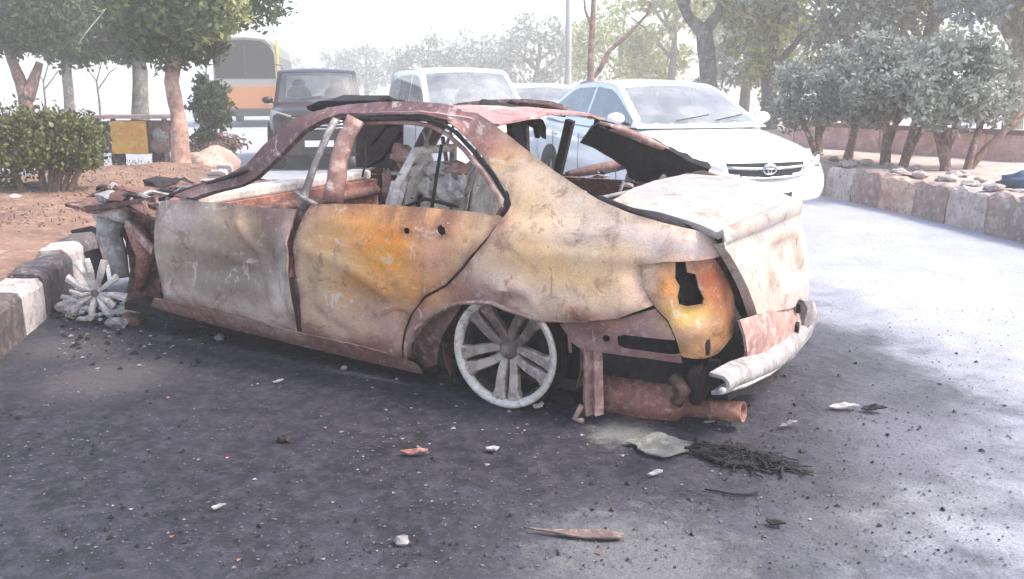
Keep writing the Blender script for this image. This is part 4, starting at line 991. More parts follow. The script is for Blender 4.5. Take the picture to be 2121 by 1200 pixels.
small_tree(2003, 352, 'small tree with a wide fork at the end of the row, beside the red wall', [(26, -90), (84, -86)], rc(6, 90, 90, 250, 22)+[(100, 230, 34), (84, 200, 40)], 6, n=6500)
# --- bigger trees behind, standing in the haze
def big_tree(u, d, h, rad, lab, leaf, seed, n=5200, size=.28, bark='bark_g', trunk_r=.22, top=None, name='tree', grp='hazy trees behind the traffic', low=.35):
    b = dp(u, 200, d); b.z = 0; rg = random.Random(seed)
    t = thing(name, lab, 'tree', b, group=grp)
    paths = [([b, b+Vector((rg.uniform(-.2, .2), 0, h*.3)), b+Vector((rg.uniform(-.3, .3), 0, h*.6)), b+Vector((0, 0, h*.9))], [trunk_r, trunk_r*.8, trunk_r*.55, .05])]
    for k in range(5):
        a = rg.uniform(0, 6.28); z0 = h*rg.uniform(.3, .6); paths.append(([b+Vector((0, 0, z0)), b+Vector((math.cos(a)*rad*.4, math.sin(a)*rad*.4, z0+h*.15)), b+Vector((math.cos(a)*rad*.8, math.sin(a)*rad*.8, z0+h*.25))], [trunk_r*.5, trunk_r*.3, .03]))
    trunk_mesh(t, paths, M[bark], 'trunk', 7)
    leaves('crown', M[leaf], t, clump_cloud((b.x, b.y, h*(.5+low/2)), (rad, rad, h*(.5-low/2)), 26, rad*.34, seed), n, size); return t
big_tree(1600, 22, 6.2, 1.9, 'yellow-green tree behind the small trees, right of the forked trunk', 'leaf_y', 1, 6500, .2, low=.15)
big_tree(1760, 20, 6.6, 2.1, 'grey-green tall tree behind the second small tree', 'leaf_g', 2, 7500, .18, low=.3)
big_tree(1920, 19, 6.4, 2.1, 'pale green broad tree behind the clump of thin stems', 'leaf_y', 3, 7500, .18, low=.38)
big_tree(2110, 17, 5.6, 1.7, 'bluish dark tree above the end of the small-tree row', 'leaf_b', 4, 7000, .16, low=.42)
big_tree(1540, 30, 4.6, 1.8, 'grey bushy tree low behind the forked trunk', 'leaf_g', 5, 5500, .22, low=.1)
big_tree(1385, 40, 7.5, 2.6, 'pale yellowish tree far behind the white sedan roof', 'leaf_y', 6, 5000, .3, low=.2)
big_tree(1290, 48, 6, 2.6, 'faint tree in haze behind the bare sapling', 'leaf_y', 7, 3500, .3, low=.2)
big_tree(1110, 55, 6.0, 3.0, 'faint grey-green tree in haze left of the pole', 'leaf_g', 8, 3500, .3, low=.2)
big_tree(1000, 60, 5.6, 3.0, 'faint low tree in haze above the white van', 'leaf_g', 9, 3200, .3, low=.2)
big_tree(890, 62, 5.2, 2.8, 'faint rounded tree in haze behind the van roof', 'leaf_g', 10, 3000, .3, low=.2)
big_tree(760, 75, 5, 2.6, 'very faint tree in haze between the dark car and the van', 'leaf_g', 11, 2400, .35, low=.2)
big_tree(700, 80, 4.6, 2.0, 'very faint tree in haze above the dark car roof', 'leaf_g', 12, 2000, .35, low=.2)
big_tree(630, 85, 4.2, 1.8, 'very faint small tree in haze near the bus', 'leaf_g', 13, 2000, .35, low=.2)
# forked grey tree and bare tree
dF = 21.0
t = thing('tree', 'thick grey forked trunk standing behind the white sedan windscreen', 'tree', dp(1468, 240, dF)); t.location.z = 0.2
trunk_mesh(t, [([Vector(t.location), dp(1468, 165, dF), dp(1462, 110, dF), dp(1458, 62, dF)], [.25, .21, .21, .2]), ([dp(1458, 68, dF), dp(1428, 40, dF), dp(1404, -10, dF), dp(1380, -120, dF)], [.18, .13, .1, .06]), ([dp(1460, 64, dF), dp(1486, 30, dF), dp(1512, -20, dF), dp(1560, -120, dF)], [.17, .12, .1, .06]), ([dp(1416, 20, dF), dp(1440, -30, dF)], [.07, .04])], M['bark_g'])
leaves('crown', M['leaf_g'], t, [(*dp(u, v, dF), r, r, r*.8) for u, v, r in ((1390, -70, .8), (1480, -90, .9), (1560, -60, .9), (1590, 10, .55), (1540, 20, .4), (1620, -40, .8), (1430, -140, 1.0))], 5200, .16)
t = thing('tree', 'thin bare tree with a long reddish side branch behind the white sedan roof', 'tree', dp(1226, 240, 20)); t.location.z = 0
trunk_mesh(t, [([Vector(t.location), dp(1224, 160, 20), dp(1226, 80, 20), dp(1232, -60, 20)], [.1, .085, .075, .05]), ([dp(1240, 150, 20), dp(1262, 105, 20), dp(1300, 75, 20), dp(1340, 30, 20), dp(1360, -30, 20)], [.06, .05, .045, .03, .02]), ([dp(1225, 165, 20), dp(1240, 150, 20), dp(1262, 105, 20)], [.05, .05, .04]), ([dp(1226, 60, 20), dp(1212, 20, 20), dp(1206, -30, 20)], [.04, .03, .02])], M['bark'])
mb = MB(); p = dp(1175, 240, 26); p.z = 0; mb.lathe([(.11, 0), (.10, 2.5), (.08, 6.5), (0, 6.5)], p, (0, 0, 1), 14); mb.lathe([(.17, 0), (.17, .25), (.11, .3)], p, (0, 0, 1), 14); mb.bar(p+Vector((0, 0, 5.6)), p+Vector((1.0, .3, 6.1)), .05, .05)
tag(mb.build('street_pole', plain('pole_paint', (168, 166, 160), .6), None, True), 'tall pale metal pole in the haze left of the bare tree', 'pole')
# --- low red wall behind the right-hand trees
M['brick'] = mottled('red_wall_plaster', (208, 172, 168), (186, 146, 142), (220, 190, 186), 2, .9, 0, .4, .01, 30)
wa = Vector(on_z(1640, 300, .4)); wb = Vector(on_z(2300, 345, .4))
wa.z = wb.z = 0; wd = (wb-wa); wl_ = wd.length; wd.normalize(); wn = Vector((-wd.y, wd.x, 0))
wall = thing('boundary_wall', 'low pinkish red boundary wall behind the row of small trees', 'wall', wa)
npan = 9
for i in range(npan):
    a = wa+wd*(wl_*i/npan+.10); b = wa+wd*(wl_*(i+1)/npan-.10)
    mb = MB(); mb.bar(a+Vector((0, 0, .52)), b+Vector((0, 0, .52)), .14, .46); mb.build('wall_panel', M['brick'], wall)
    mb = MB(); mb.bar(a-wd*.16+Vector((0, 0, .79)), b+wd*.05+Vector((0, 0, .79)), .22, .07); mb.build('coping', mottled('dark_coping', (130, 100, 98), (104, 80, 80)) if i == 0 else bpy.data.materials['dark_coping'], wall)
for i in range(npan+1):
    a = wa+wd*(wl_*i/npan); mb = MB(); mb.box((a.x, a.y, .56), (.2, .2, .54), (0, 0, math.atan2(wd.y, wd.x))); mb.build('pier', M['brick'], wall)
# rubble stones along the top of the right kerb
rg = random.Random(11); kkr = walk(kr[:5], .45)
STW = ('flat', 'chipped', 'rounded', 'angular')
for i, p in enumerate(kkr):
    for q in range(3):
        c = p+RN*rg.uniform(.12, .95)+RD*rg.uniform(-.15, .15); mb = MB(); r = rg.uniform(.03, .08)
        mb.blob((c.x, c.y, .40+r*.35), r, i*7+q, 2, .45, (1.3, 1.1, .65))
        tag(mb.build('rubble_stone', M['stone'], None, False), 'loose pale rubble stone on top of the tall kerb below the small trees', 'stone', 'rubble stones on the right kerb')
# blue cloth bundle and pale post at the far right edge
c = Vector(on_z(2128, 388, .42)); mb = MB(); mb.blob((c.x, c.y, .47), .17, 9, 3, .5, (1.5, 1.0, .55)); tag(mb.build('cloth_bundle', plain('navy_cloth', (58, 76, 104), .8), None, True), 'dark blue cloth bundle lying on the tall kerb', 'bundle')
c = Vector(on_z(2136, 330, .39)); mb = MB(); mb.lathe([(.13, 0), (.13, .1), (.1, .14), (.1, 1.15), (.14, 1.18), (.14, 1.25), (.05, 1.3), (0, 1.3)], c, (0, 0, 1), 14); tag(mb.build('concrete_post', plain('lavender_post', (204, 190, 200), .8), None, True), 'pale lilac concrete post on the pavement beyond the last small tree', 'post')
# --- hand cart with yellow panel beyond the median
dY = 14.8; bb = dp(280, 352, dY); bb.z = 0
ct = thing('handcart', 'wooden handcart with a yellow metal side panel and plank top beyond the median', 'cart', bb)
ux = Vector(CR).normalized(); uy = Vector((-ux.y, ux.x, 0)); az = math.atan2(ux.y, ux.x)
M['yellow'] = mottled('faded_yellow_paint', (228, 164, 58), (206, 140, 52), (232, 180, 96), 3, .6, 0, .2, .004, 40, (150, 100, 60), .4)
def cb(name, x, y, z, sx, sy, sz, mat): 
    c = bb+ux*x+uy*y; mb = MB(); mb.box((c.x, c.y, z), (sx, sy, sz), (0, 0, az)); return mod_bevel(mb.build(name, mat, ct), .008)
zt = float(dp(280, 242, dY).z)
for k in range(5): cb('plank', 0.0, -.02+.17*k, zt+.004*(k % 2), 1.32, .155, .05, M['kerb_t'])
zy0, zy1 = float(dp(280, 318, dY).z), float(dp(280, 250, dY).z)
cb('side_panel', -.02, -.06, (zy0+zy1)/2, .62, .03, zy1-zy0, M['yellow'])
cb('cart_box', 0, .34, (zy0+zy1)/2, 1.1, .6, (zy1-zy0)*.96, M['bark'])
for x in (-.58, .58):
    cb('leg', x, .0, zt/2, .07, .07, zt-.03, M['bark']); cb('leg', x, .62, zt/2, .07, .07, zt-.03, M['bark'])
for x in (-.34, .36):
    c = bb+ux*x+uy*.15; mb = MB(); mb.lathe([(.03, -.03), (.2, -.03), (.22, -.01), (.22, .03), (.2, .05), (.03, .05)], (c.x, c.y, .22), tuple(ux), 20, True); mb.build('wheel', M['black'], ct, True)
for k, (x, z, r) in enumerate(((-.55, .55, .12), (-.5, .75, .1), (.5, .6, .13), (.45, .45, .12))):
    c = bb+ux*x-uy*.02; mb = MB(); mb.blob((c.x, c.y, z), r, k, 2, .5); mb.build('sack', [M['stone'], M['kerb_d'], M['grey'], M['bark']][k], ct, True)
# overhead rope seen against the canopy
mb = MB(); mb.tube([dp(238, -10, 15), dp(210, 30, 15), dp(180, 66, 15), dp(162, 92, 15)], .012, 5); tag(mb.build('rope', plain('rope', (170, 176, 150), .9), None, True), 'thin pale rope hanging slantwise against the dark canopy', 'rope')

# ================================================================== TRAFFIC
def carpaint(name, c, rough=.22, coat=.8):
    m = plain(name, c, rough, 0, .5, .05, 2); b = m.node_tree.nodes['Principled BSDF']; b.inputs['Coat Weight'].default_value = coat; b.inputs['Coat Roughness'].default_value = .05; return m
M['white_car'] = carpaint('white_car_paint', (232, 232, 230))
M['dark_car'] = carpaint('dark_maroon_paint', (44, 27, 25), .35, .3)
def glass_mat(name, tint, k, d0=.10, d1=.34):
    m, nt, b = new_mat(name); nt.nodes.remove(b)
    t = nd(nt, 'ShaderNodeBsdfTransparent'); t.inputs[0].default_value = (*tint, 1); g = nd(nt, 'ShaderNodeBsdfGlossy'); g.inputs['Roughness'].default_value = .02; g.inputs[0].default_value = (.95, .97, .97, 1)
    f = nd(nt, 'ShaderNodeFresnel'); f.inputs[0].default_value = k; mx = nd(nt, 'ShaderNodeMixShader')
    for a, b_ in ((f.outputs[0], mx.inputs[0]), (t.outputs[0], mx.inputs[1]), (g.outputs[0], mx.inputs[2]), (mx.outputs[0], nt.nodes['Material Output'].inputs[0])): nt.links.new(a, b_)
    df = nd(nt, 'ShaderNodeBsdfDiffuse'); df.inputs[0].default_value = (.75, .74, .71, 1); m2 = nd(nt, 'ShaderNodeMixShader'); nn = noise_n(nt, coords(nt), 2.5, 5, .6); fr_ = ramp(nt, nn, [(.3, d0), (.7, d1)])  # pale diffuse share paints white sky reflection into the panes
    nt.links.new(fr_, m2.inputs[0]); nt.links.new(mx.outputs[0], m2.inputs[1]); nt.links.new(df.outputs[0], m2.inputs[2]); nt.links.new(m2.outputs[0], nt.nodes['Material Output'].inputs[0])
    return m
M['pane'] = glass_mat('painted_reflection_pane', (.62, .68, .66), 2.5)
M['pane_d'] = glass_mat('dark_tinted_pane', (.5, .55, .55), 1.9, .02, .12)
M['cabin'] = plain('dark_cabin_trim', (40, 40, 42), .7); M['seatcloth'] = plain('grey_seat_cloth', (74, 74, 78), .8)
M['glass'] = plain('tinted_glass', (84, 92, 92), .05, 0, 1.0, .05); M['glass'].node_tree.nodes['Principled BSDF'].inputs['IOR'].default_value = 1.75
M['glass_d'] = plain('dark_glass', (30, 34, 36), .1, 0, .4, .05)
M['lampglass'] = plain('lamp_glass', (206, 206, 206), .1, .2, .8)
M['amber'] = plain('amber_lens', (214, 120, 60), .2)
M['chrome'] = plain('chrome', (200, 200, 204), .15, .9)
M['plastic'] = plain('black_plastic', (34, 34, 36), .55)
M['tyre'] = plain('tyre_rubber', (34, 33, 34), .85)
M['wheelgrey'] = plain('silver_wheel', (170, 168, 166), .4, .4)
M['plate'] = plain('number_plate_white', (220, 220, 214), .5)
HEAD = math.atan2(-RD.y, -RD.x)       # traffic drives towards us
def ip(x, xs, ys): return float(np.interp(x, xs, ys))
def ips(x, xs, ys, w=.035): return float(np.mean(np.interp(x+np.linspace(-w, w, 9), xs, ys)))
def make_car(root, pr, paint, GL='pane'):
    """local frame: x forward, y left, z up, origin on the ground under the middle of the car"""
    L, W, hw = pr['L'], pr['W'], pr['W']/2
    xf, xr = L/2, -L/2
    X = np.linspace(0, 1, 41); xs_key = [0, .015, .05, .12, .3, .5, .75, .9, .97, .99, 1.0]     # rear -> front
    wk = [.72, .80, .90, .965, 1, 1, .995, .95, .86, .80, .70]
    zs = pr['shoulder']                                                          # (s, z) of bonnet/belt/deck height
    zb = pr.get('zb') or [(0, .34), (.06, .24), (.15, .19), (.85, .19), (.94, .22), (1, .28)]
    rows = []
    def sec(s):
        x = xr+L*s; w_ = hw*ip(s, xs_key, wk); t = ips(s, *zip(*zs), w=.022); b = ip(s, *zip(*zb)); m = max(b+.1, t)
        h = m-b
        half = [(0, b), (w_*.82, b), (w_*.93, b+h*.05), (w_*.98, b+h*.22), (w_, b+h*.42), (w_*.995, b+h*.62), (w_*.985, b+h*.78), (w_*.96, b+h*.89), (w_*.90, b+h*.96), (w_*.78, b+h*.995), (w_*.45, b+h*1.02), (0, b+h*1.03)]
        return [(x, y, z) for y, z in half]+[(x, -y, z) for y, z in half[-2:0:-1]]
    ss = [0, .004, .012, .03, .05, .08, .12]+list(np.linspace(.16, .86, 24))+[.89, .92, .945, .965, .98, .989, .996, 1.0]
    rows = [sec(s)+[sec(s)[0]] for s in ss]
    mb = MB(); mb.grid(rows); n = len(rows[0])
    for r in (0, len(rows)-1): mb.add([sum((np.array(p) for p in rows[r]), np.zeros(3))/n]+list(rows[r]), [(0, i+1, i+2) for i in range(n-1)])
    body = mb.build('body', paint, root, True, False)
    # greenhouse shell
    x1, x2, x3, x4 = pr['gh']; zb1, zr, zb4 = pr['ghz']; wb, wr = hw*.90, hw*pr.get('roofw', .70)
    def shell(s, r):    # s -1..1 across, r 0..1 from windscreen base over the roof to the rear glass base
        pts = [(x1, zb1), (x2, zr-.035), (x2-.18, zr), ((x2+x3)/2, zr+.02), (x3+.15, zr-.005), (x3, zr-.05), (x4, zb4)]
        rr = [0, .30, .36, .52, .66, .72, 1.0]
        wd_ = .045*min(1, r/.05, (1-r)/.05); xx = ips(r, rr, [p[0] for p in pts], wd_); zz = ips(r, rr, [p[1] for p in pts], wd_)
        k = (zz-min(zb1, zb4))/(zr-min(zb1, zb4)); w_ = wb+(wr-wb)*max(0, min(1, k))**.9
        bow = (1-s*s); xb = .13*bow*max(0, min(1, (.40-r)/.14)) - .10*bow*max(0, min(1, (r-.62)/.14))
        return (xx+xb, w_*s, zz+.035*bow*min(1, k+.1))
    R2 = [0, .03, .08, .13, .18, .23, .285, .30, .325, .36, .40, .44, .48, .52, .56, .6, .63, .66, .69, .72, .735, .80, .86, .92, .97, 1.0]
    Sx = [-1, -.97, -.9, -.7, -.5, -.25, 0, .25, .5, .7, .9, .97, 1]
    ws_open = lambda i, j: (.025 < (R2[i]+R2[i+1])/2 < .285 or .735 < (R2[i]+R2[i+1])/2 < .97) and abs((Sx[j]+Sx[j+1])/2) < .9
    nb = len(Sx); mb = MB(); mb.add([shell(s, r) for r in R2 for s in Sx], [(i*nb+j, i*nb+j+1, (i+1)*nb+j+1, (i+1)*nb+j) for i in range(len(R2)-1) for j in range(nb-1) if not ws_open(i, j)])
    rf = mb.build('roof', paint, root, True, False); mod_solid(rf, .012, -1)
    top_ = {sd_: np.array([shell(sd_, r) for r in np.linspace(0, 1, 161)]) for sd_ in (-1, 1)}
    def side_pt(side, x, f):   # f 0 belt .. 1 top edge
        top = top_[side]; o = np.argsort(top[:, 0]); zt_ = float(np.interp(x, top[o, 0], top[o, 2])); yt = float(np.interp(x, top[o, 0], top[o, 1]))
        zb_ = min(ip(x, [x4, x1], [zb4, zb1]), zt_-.005); return np.array([x, side*wb*(1-f)+yt*f, zb_*(1-f)+zt_*f])
    xm = pr['bpillar']; wins = []
    for (xa, xb2) in ((x1-.16, xm+.035), (xm-.035, x4+.22)):
        wins.append([(xa, .06), (xb2, .06), (xb2, .86), ((xa+xb2)/2, .86), (xa, .80)] if xa > xm else [(xa, .06), (xb2, .06), (xb2, .72), ((xa+xb2)/2, .86), (xa, .86)])
    for side in (-1, 1):
        p2, tr = fill([(x4+.01, -.12), (x1-.01, -.12), (x1-.01, .98), ((x1+x4)/2, .98), (x4+.01, .98)], wins, .09)
        mb = MB(); mb.add([side_pt(side, x, f) for x, f in p2], tr); sf = mb.build('side_frame', paint, root, True, False)
        for wn_ in wins:
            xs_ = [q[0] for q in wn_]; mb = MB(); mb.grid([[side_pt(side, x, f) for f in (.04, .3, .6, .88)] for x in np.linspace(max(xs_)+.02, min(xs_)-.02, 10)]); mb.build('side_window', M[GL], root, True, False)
    P = [[shell(s, r) for s in np.linspace(-.93, .93, 15)] for r in (.02, .08, .13, .18, .23, .295)]
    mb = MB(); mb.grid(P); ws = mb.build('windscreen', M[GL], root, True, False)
    P = [[shell(s, r) for s in np.linspace(-.93, .93, 13)] for r in (.725, .80, .86, .92, .98)]
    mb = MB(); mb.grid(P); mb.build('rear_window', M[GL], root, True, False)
    # cabin: dark tub, dash, seats with headrests, steering wheel
    zc = max(zb1, zb4)+.035
    mb = MB(); mb.grid([[(x, y, ip(x, [x4, x1], [zb4, zb1])+.04) for y in np.linspace(-wb*.93, wb*.93, 5)] for x in np.linspace(x4+.1, x1-.12, 8)]); mb.build('cabin_trim', M['cabin'], root, False, False)
    mb = MB(); mb.tube([(x1-.42, -wb*.85, zb1+.05), (x1-.38, 0, zb1+.07), (x1-.42, wb*.85, zb1+.05)], .075, 8); mb.build('dashboard', M['cabin'], root, True, False)
    for (xs_, ys_) in ((xm+.05, -.36), (xm+.05, .36), (xm-.85, -.40), (xm-.85, .40)):
        mb = MB(); mb.blob((xs_, ys_, zc+.10), .25, 2, 3, .06, (.38, .95, .75)); st_ = mb.build('seat', M['seatcloth'], root, True, False)
        mb = MB(); mb.blob((xs_-.03, ys_, zc+.33), .11, 3, 3, .05, (.55, 1.15, .75)); mb.build('headrest', M['seatcloth'], st_, True, False)
    mb = MB(); cst = np.array((x1-.62, -.36, zb1+.06)); mb.tube([cst+np.array((.07*math.sin(a), .18*math.cos(a), .16*math.sin(a))) for a in np.linspace(0, 2*math.pi, 21)], .013, 6, False); mb.build('steering_wheel', M['cabin'], root, True, False)
    mb = MB(); mb.box((x2+.05, 0, zr-.09), (.04, .24, .06)); mod_bevel(mb.build('rear_view_mirror', M['cabin'], root, False, False), .012)
    for side in (-1, 1):
        mb = MB(); p = side_pt(side, x1-.27, .0); mb.blob((p[0], p[1]+side*.12, p[2]+.08), .09, 1, 3, .05, (.75, 1.15, .75)); mi_ = mb.build('door_mirror', paint, root, True, False)
        mb = MB(); mb.bar((p[0], p[1]-side*.02, p[2]+.02), (p[0], p[1]+side*.1, p[2]+.05), .05, .03); mb.build('mirror_arm', M['plastic'], mi_, False, False)
        for xh in (xm+.13, xm-.75):
            mb = MB(); mb.tube([(xh, side*hw*.985, zb1-.16), (xh-.09, side*hw*1.01, zb1-.16), (xh-.18, side*hw*.985, zb1-.16)], .013, 6); mb.build('door_handle', M['chrome'], root, True, False)
        for xd in (x1-.30, xm, xm-.86):
            mb = MB(); mb.tube([(xd, side*(hw*.99+.001), .36), (xd-.01, side*(hw*1.0+.001), .55), (xd-.02, side*(hw*.985+.002), zb1-.12)], .004, 4); mb.build('door_gap', M['plastic'], root, False, False)
    # wheels
    wr_ = pr.get('wheel_r', .31)
    for xw in (xf-pr['fo'], xr+pr['ro']):
        for side in (-1, 1):
            wn_ = bpy.data.objects.new('wheel', None); COL.objects.link(wn_); wn_.parent = root
            yy = side*(hw*.985)
            mb = MB(); mb.lathe([(wr_*.62, -.2), (wr_*.93, -.2), (wr_, -.17), (wr_, -.03), (wr_*.94, .008), (wr_*.66, .012), (wr_*.62, 0)], (xw, yy, wr_), (0, side, 0), 28, True); mb.build('tyre', M['tyre'], wn_, True, False)
            mb = MB(); mb.lathe([(wr_*.66, .0), (wr_*.6, -.02), (wr_*.5, -.05), (.06, -.03), (0, -.02)], (xw, yy, wr_), (0, side, 0), 28); mb.build('rim', M['wheelgrey'], wn_, True, False)
            for k in range(5):
                a = 2*math.pi*k/5; mb = MB(); mb.bar((xw+.04*math.cos(a), yy-side*.015, wr_+.04*math.sin(a)), (xw+wr_*.6*math.cos(a), yy-side*.01, wr_+wr_*.6*math.sin(a)), .05, .03, (0, 1, 0)); mb.build('spoke', M['wheelgrey'], wn_, False, False)
            mb = MB(); mb.lathe([(wr_*1.20, -.25), (wr_*1.20, .004), (wr_*1.14, .010), (wr_*.3, -.002)], (xw, side*hw*.985, wr_+.02), (0, side, 0), 28); mb.build('wheel_arch', M['plastic'], root, True, False)
    # face
    zn = ip(.985, *zip(*zs)); fx = xf
    def fp(y, z, d=.0):   # point on the nose
        w_ = hw*.86; return np.array([xf-.02-.20*(abs(y)/w_)**2.6+.02*math.cos(min(1.5, abs(z-.5)*2))+d, y, z])
    gz0, gz1, gw = pr['grille']
    mb = MB(); P = [[fp(y*(1-.12*(1-f)), gz0+(gz1-gz0)*f, .018) for y in np.linspace(-gw, gw, 13)] for f in (0, .33, .66, 1)]
    mb.grid(P); gr = mb.build('grille', M['plastic'], root, True, False)
    for f in pr['bars']:
        mb = MB(); mb.tube([fp(y, gz0+(gz1-gz0)*f+pr.get('barbow', -.02)*(1-(y/gw)**2), .03) for y in np.linspace(-gw*.98, gw*.98, 13)], .016, 6); mb.build('grille_bar', M['chrome'], gr, True, False)
    if pr.get('emblem'):
        ez = pr['emblem']; c = fp(0, ez, .05)
        for (ry, rz, dy, dz) in ((.075, .05, 0, 0), (.048, .017, 0, .016), (.021, .045, 0, 0)):
            mb = MB(); mb.tube([(c[0], c[1]+ry*math.cos(a), c[2]+dz+rz*math.sin(a)) for a in np.linspace(0, 2*math.pi, 25)], .008, 6, False); mb.build('emblem_ring', M['chrome'], gr, True, False)
    lz0, lz1, ly0, ly1 = pr['lamp']
    for side in (-1, 1):
        P = [[fp(side*(ly0+(ly1-ly0)*q), (lz0+.05*q)*(1-f)+(lz1+.08*q)*f, .02-.06*q*q) for q in np.linspace(0, 1, 9)] for f in (0, .35, .7, 1)]
        mb = MB(); mb.grid(P); hl = mb.build('headlight', M['lampglass'], root, True, False); mod_solid(hl, .03, -1)
        mb = MB(); p = fp(side*(ly0*.55+ly1*.45), (lz0+lz1)/2+.03, .0); mb.lathe([(0, .03), (.05, .03), (.06, .0)], p, (1, 0, 0), 16); mb.build('projector', M['chrome'], hl, True, False)
        mb = MB(); p = fp(side*pr['fog'][0], pr['fog'][1], .025); mb.lathe([(0, .012), (.055, .012), (.075, -.03)], p, (1, 0, 0), 16); mb.build('fog_lamp', M['plastic'], root, True, False)
        # tail lamp
        mb = MB(); mb.box((xr+.06, side*hw*.72, zb4-.17), (.1, .3, .14)); mod_bevel(mb.build('tail_lamp', plain('red_lens', (150, 30, 30), .2) if 'red_lens' not in bpy.data.materials else bpy.data.materials['red_lens'], root, False, False), .02)
    mb = MB(); P = [[fp(y, z, .02) for y in np.linspace(-gw*1.05, gw*1.05, 11)] for z in (.27, .34, .42)]; mb.grid(P); mb.build('lower_intake', M['plastic'], root, True, False)
    mb = MB(); p = fp(0, .47, .035); mb.box(p, (.015, .50, .11)); mb.build('number_plate', M['plate'], root, False, False)
    for s in (-.45, .15):
        a = shell(s, .03); b = shell(s+.55, .06); mb = MB(); mb.tube([np.array(a)+np.array([.02, 0, .02]), np.array(b)+np.array([.02, 0, .03])], .008, 4); mb.build('wiper', M['plastic'], root, False, False)
    return root
# white sedan, slightly ahead of the rest
gc = Vector(on_z(1588, 350, .65)); H = Vector((math.cos(HEAD), math.sin(HEAD), 0))
sed = thing('sedan', 'white sedan with chrome grille facing the wreck in the nearest lane', 'car')
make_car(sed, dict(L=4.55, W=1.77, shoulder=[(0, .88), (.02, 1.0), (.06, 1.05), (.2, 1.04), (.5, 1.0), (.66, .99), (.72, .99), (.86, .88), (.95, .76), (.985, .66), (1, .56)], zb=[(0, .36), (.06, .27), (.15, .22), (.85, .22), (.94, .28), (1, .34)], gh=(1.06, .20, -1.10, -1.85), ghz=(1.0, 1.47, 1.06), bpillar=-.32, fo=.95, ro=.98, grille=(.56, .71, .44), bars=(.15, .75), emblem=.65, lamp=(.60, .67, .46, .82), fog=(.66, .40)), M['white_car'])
sed.rotation_euler = (0, 0, HEAD+.14); fwd = Vector((math.cos(HEAD+.14), math.sin(HEAD+.14), 0))
sed.location = gc-fwd*2.27; sed.location.z = 0
sed2 = copy_tree(sed); tag(sed2, 'white sedan queued behind the nearest white sedan, mostly hidden by it', 'car'); sed2.location = Vector(sed.location)+RD*6.6; sed2.rotation_euler = (0, 0, HEAD+.04)
# white van / people carrier in the middle lane
wc = dp(990, 212, 12.6)
van = thing('people_carrier', 'white people carrier standing behind the burnt roof, beyond the sedan tail', 'car')
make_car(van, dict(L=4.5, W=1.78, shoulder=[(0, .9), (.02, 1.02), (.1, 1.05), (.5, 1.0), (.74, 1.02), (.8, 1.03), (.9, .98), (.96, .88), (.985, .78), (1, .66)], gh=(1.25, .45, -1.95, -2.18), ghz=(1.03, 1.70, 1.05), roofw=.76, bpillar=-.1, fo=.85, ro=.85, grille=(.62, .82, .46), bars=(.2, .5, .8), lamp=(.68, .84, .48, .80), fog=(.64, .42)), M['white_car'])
van.rotation_euler = (0, 0, HEAD+.13); van.location = wc-Vector((math.cos(HEAD+.13), math.sin(HEAD+.13), 0))*1.25; van.location.z = 0
wc = dp(655, 203, 16.0)
suv = thing('off_roader', 'dark maroon off-roader with upright windscreen facing us beside the median', 'car')
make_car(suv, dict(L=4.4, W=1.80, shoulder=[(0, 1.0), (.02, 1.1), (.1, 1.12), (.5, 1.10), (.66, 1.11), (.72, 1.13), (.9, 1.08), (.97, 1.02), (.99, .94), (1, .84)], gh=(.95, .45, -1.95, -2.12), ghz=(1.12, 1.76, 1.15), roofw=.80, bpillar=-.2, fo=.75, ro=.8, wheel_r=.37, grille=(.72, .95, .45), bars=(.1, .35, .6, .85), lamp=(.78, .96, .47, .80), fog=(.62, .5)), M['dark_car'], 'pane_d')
suv.rotation_euler = (0, 0, HEAD+.03); suv.location = wc-H*.95; suv.location.z = 0
# --- bus
dBus = 32.0; bc = dp(512, 200, dBus); bc.z = 0
bus = thing('bus', 'yellow-orange bus with a tall dark windscreen coming out of the haze', 'bus', bc, HEAD)
M['bus_y'] = carpaint('bus_orange', (176, 112, 58), .4, .3); M['bus_g'] = carpaint('bus_grey', (140, 134, 130), .35, .3); M['bus_yl'] = carpaint('bus_yellow', (206, 176, 76), .35, .3)
def bb_(name, c, s, mat, bev=.03): 
    mb = MB(); mb.box(c, s); return mod_bevel(mb.build(name, mat, bus, False, False), bev, 3)
hwB = 1.2
P = []
for x in (-8, -.35, -.1, 0):
    k = {-8: 1, -.35: 1, -.1: .97, 0: .9}[x]; ring = [(-hwB*k, .55), (-hwB*k, 1.7), (-hwB*k*.98, 2.6), (-hwB*k*.9, 3.0), (-hwB*k*.7, 3.22*(.985 if x == 0 else 1)), (0, 3.3*(.985 if x == 0 else 1)), (hwB*k*.7, 3.22*(.985 if x == 0 else 1)), (hwB*k*.9, 3.0), (hwB*k*.98, 2.6), (hwB*k, 1.7), (hwB*k, .55), (0, .5), (-hwB*k, .55)]
    P.append([(x, y, z) for y, z in ring])
mb = MB(); mb.grid(P); n = len(P[0]); mb.add(P[-1][:-1], [tuple(range(n-1))]); mb.build('body', plain('bus_dull_grey', (112, 112, 100), .5), bus, False, False); bb_('corner_trim', (-.16, 1.17, 2.1), (.14, .1, 2.2), M['bus_yl'])
bb_('front_panel', (.015, 0, 1.05), (.05, 2.1, .95), M['bus_y']); bb_('front_band', (.012, 0, 1.62), (.05, 2.1, .32), M['bus_g']); bb_('bumper', (.06, 0, .55), (.16, 2.25, .28), M['plastic'])
mb = MB(); ring = [(-1.08, 1.8), (-1.06, 2.7), (-.86, 3.0), (-.6, 3.14), (0, 3.18), (.6, 3.14), (.86, 3.0), (1.06, 2.7), (1.08, 1.8)]; mb.prism([(.02, y, z) for y, z in ring], (.03, 0, 0)); ws = mb.build('windscreen', M['glass_d'], bus, False, False)
bb_('windscreen_divider', (.055, 0, 2.45), (.02, .05, 1.05), M['plastic'], .005)
